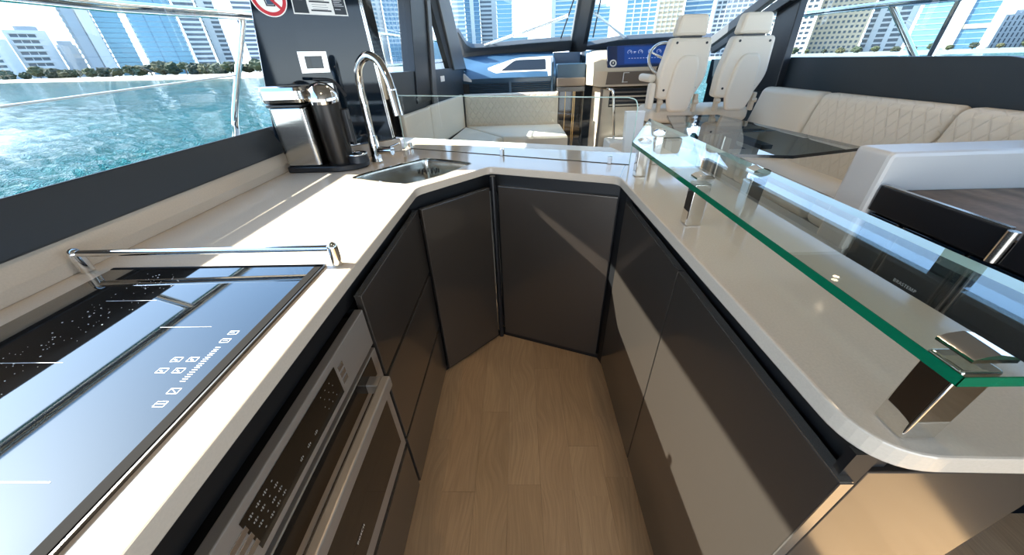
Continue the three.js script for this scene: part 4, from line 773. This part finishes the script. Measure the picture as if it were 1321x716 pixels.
function lowrise(label, a0, a1, dist, h, floors, cols, stripAt) {
  const am = (a0 + a1) / 2 * DEG, w = 2 * dist * Math.tan((a1 - a0) / 2 * DEG);
  const t = thing('apartment_block', label, 'building', [dist * Math.sin(am), WY + 0.9, -dist * Math.cos(am)], -am, 'white apartment blocks');
  mesh('wall', BX(-w / 2, w / 2, 0, h, -w * 0.7, 0), CW.white, t);
  const fh = (h - 2) / floors;
  for (let r = 0; r < floors; r++) for (let c = 0; c < cols; c++) { const x0 = lerp(-w / 2, w / 2, stripAt[0] + (stripAt[1] - stripAt[0]) * c / cols) + 0.25, x1 = lerp(-w / 2, w / 2, stripAt[0] + (stripAt[1] - stripAt[0]) * (c + 1) / cols) - 0.25; mesh('window', BX(x0, x1, r * fh + fh * 0.35, r * fh + fh * 0.85, 0.0, 0.06), CW.dark, t); }
  for (let r = 1; r <= floors; r++) mesh('balcony', BX(lerp(-w / 2, w / 2, stripAt[0]), lerp(-w / 2, w / 2, stripAt[1]), r * fh - 0.25, r * fh + 0.15, 0, 1.3), CW.white, t);
  mesh('roof_house', BX(-w * 0.2, w * 0.35, h, h + 2.6, -w * 0.5, -w * 0.1), CW.grey, t);
}
lowrise('low white apartment block at the end of the beach', -54.0, -51.35, 470, 25, 7, 2, [0.05, 0.65]);
lowrise('taller white apartment block with dark window rows near the beach', -51.3, -48.75, 475, 31, 8, 3, [0.1, 0.72]);
tower('small grey block in the gap beside the white apartments', -48.7, -47.3, 470, 22, { body: 'grey', slab: 'grey', out: 0.2 });
tower('tall concrete grey tower with balconies on its edge', -47.3, -45.2, 450, 110, { body: 'grey', slab: 'grey', th: 1.0, strips: [[0.12, 0.5, 'grey', 1.3], [0.55, 0.95, 'white', 1.3]] });
tower('slim pale blue glass tower beside the concrete tower', -45.2, -43.25, 460, 110, { body: 'glass', slab: 'pale', th: 0.5, out: 0.15 });
tower('broad blue glass tower with fine bands above the beach', -42.7, -38.9, 440, 110, { body: 'glass', slab: 'pale', th: 0.6, out: 0.15, piers: 3, pw: 0.3, pier: 'deep' });
tower('white tower with stacked balconies behind the beach', -38.7, -36.9, 430, 110, { body: 'dark', slab: 'white', th: 1.5 });
tower('narrow white tower with a plain wall strip', -36.8, -35.2, 450, 110, { body: 'dark', slab: 'white', th: 1.4, strips: [[0.1, 0.5, 'white', 1.2]] });
tower('white balconied tower just behind the deck rail', -33.6, -31.6, 440, 110, { body: 'dark', slab: 'white', th: 1.5 });
tower('tan tower at the edge of the dark sign panel', -22.5, -19.4, 420, 110, { body: 'tan', slab: 'tan', th: 1.6, piers: 6 });
tower('white tower seen through the port saloon window', -19.2, -17.4, 430, 110, { body: 'pale', slab: 'white', th: 1.4, strips: [[0.6, 0.9, 'white', 1.3]] });
tower('blue glass tower seen through the port saloon window', -17.3, -14.0, 410, 110, { body: 'deep', slab: 'pale', th: 0.5, out: 0.3, piers: 6, pw: 0.2, pier: 'pale' });
tower('low blue grey harbour building past the raked side window', -13.4, -9.3, 380, 16, { body: 'pale', slab: 'pale', th: 0.5 });
tower('white and blue tower at the port side of the windshield', -8.6, -6.9, 400, 110, { body: 'pale', slab: 'white', th: 1.5 });
tower('blue glazed tower with a white spine behind the windshield', -6.9, -4.9, 410, 110, { body: 'deep', slab: 'pale', th: 0.6, strips: [[0.35, 0.6, 'white', 1.3]] });
tower('white balconied tower beside the blue glazed tower', -4.9, -2.7, 420, 110, { body: 'dark', slab: 'white', th: 1.6, strips: [[0.7, 0.98, 'white', 1.3]] });
tower('blue glass tower with white floor lines behind the windshield', -2.7, -0.6, 400, 110, { body: 'glass', slab: 'white', th: 0.5, out: 0.3 });
tower('low pale podium at the foot of the windshield towers', -3.2, 1.5, 380, 20, { body: 'pale', slab: 'pale', th: 0.7, roof: false, depth: 12 });
tower('blue balconied tower beside the windshield centre post', 4.6, 8.4, 420, 110, { body: 'glass', slab: 'white', th: 1.1, strips: [[0.0, 0.14, 'white', 1.3]] });
tower('lower blue block past the windshield centre post', 8.6, 12.2, 430, 44, { body: 'glass', slab: 'white', th: 1.0 });
tower('blue glass tower above the helm screen', 14.2, 17.9, 410, 110, { body: 'glass', slab: 'white', th: 0.9, piers: 4, pw: 0.5 });
tower('tan tower with balcony grid behind the helm seat', 18.1, 20.9, 400, 110, { body: 'tan', slab: 'white', th: 1.4, piers: 5, pw: 0.5, pier: 'tan' });
tower('white and blue tower between the helm seats', 21.1, 24.2, 420, 110, { body: 'deep', slab: 'white', th: 1.1 });
tower('white gridded tower beside the co-pilot headrest', 24.6, 29.5, 430, 110, { body: 'dark', slab: 'white', th: 1.3, piers: 9, pw: 0.5 });
tower('white gridded tower past the starboard pillar', 30.0, 34.6, 400, 110, { body: 'dark', slab: 'white', th: 1.5, piers: 9, pw: 0.5 });
tower('cream tower with a grid of windows above the settee', 34.9, 39.1, 380, 110, { body: 'dark', slab: 'tan', th: 1.6, piers: 10, pw: 0.7, pier: 'tan' });
tower('white ribbed tower beside the cream gridded tower', 39.3, 42.6, 400, 110, { body: 'dark', slab: 'white', th: 1.2, strips: [[0.15, 0.3, 'white', 1.4], [0.5, 0.62, 'white', 1.4], [0.85, 1.0, 'white', 1.4]] });
tower('pale blue glass tower between the slanted rail posts', 42.8, 45.3, 390, 110, { body: 'glass', slab: 'pale', th: 0.6, out: 0.3, strips: [[0.86, 1.0, 'white', 1.3]] });
tower('dark blue glass tower with white edges and a cream band', 45.6, 48.2, 380, 110, { body: 'deep', slab: 'pale', th: 0.4, out: 0.2, strips: [[0, 0.18, 'white', 1.3], [0.8, 1.0, 'white', 1.3]], bands: [[12, 2.4, 'tan']] });
tower('lower white ribbed block beside the dark blue tower', 48.4, 50.8, 420, 20, { body: 'dark', slab: 'white', th: 0.7, piers: 9, pw: 0.7 });
tower('pale block at the corner of the starboard window', 50.9, 55, 400, 24, { body: 'glass', slab: 'white', th: 0.8, piers: 8, pw: 0.6 });

// trees and bushes behind the beach
const leafM = [0x2f3a26, 0x3a4229, 0x262f22, 0x45462f].map((c) => std({ color: c, roughness: 1 })), trunkM = std({ color: 0x6b5a48, roughness: 1 });
function crown(r, sx) { const g = new THREE.IcosahedronGeometry(r, 3), p = g.attributes.position, v = V(); for (let i = 0; i < p.count; i++) { v.fromBufferAttribute(p, i); const k = 1 + 0.28 * noise(v.x * 2.2 / r + sx, v.y * 2.2 / r + v.z * 1.3 / r) + 0.15 * noise(v.x * 6 / r, v.z * 6 / r + sx); p.setXYZ(i, v.x * k * 1.25, v.y * k * 0.8, v.z * k); } g.computeVertexNormals(); return g; }
const crowns = [0, 3, 7, 11].map((s) => crown(1, s));
for (let a = -55, n = 0; a < 54; n++) {
  const d = 44 + rnd() * 10, az = a * DEG;
  let L = 0; for (let i = 0; i < shore.length - 1; i++) { const [x0, z0] = shore[i], [x1, z1] = shore[i + 1], b0 = Math.atan2(x0, -z0), b1 = Math.atan2(x1, -z1); if (az >= b0 && az <= b1) { const t = (az - b0) / (b1 - b0); L = lerp(Math.hypot(x0, z0), Math.hypot(x1, z1), t); } }
  const visible = a < -30 || (a > 33);
  if (L && visible) {
    const low = a > 0 ? 0.45 : 0.8, R = L + d, s = (2.4 + rnd() * 2.6) * low, h = (2.2 + rnd() * 3.2) * low;
    const t = thing('shore_tree', ['dark green', 'olive green', 'blackish green', 'brownish green'][n % 4] + ' leafy tree in the row behind the far ' + (a < 0 ? 'beach' : 'quay'), 'tree', [R * Math.sin(az), WY + 1.3, -R * Math.cos(az)], rnd() * 6, 'trees behind the beach');
    const c = new THREE.Mesh(crowns[n % 4], leafM[n % 4]); c.name = 'crown'; c.castShadow = c.receiveShadow = true; c.scale.setScalar(s); c.position.y = h; t.add(c);
    mesh('trunk', rod([0, -0.3, 0], [0.2, h, 0], 0.3, 0.2, 7), trunkM, t);
  }
  a += a < -30 ? 0.62 + rnd() * 0.5 : 1.0 + rnd() * 0.6;
}

scene.traverse((o) => { if (o.isMesh) o.castShadow = o.receiveShadow = true; });
renderer.render(scene, camera);
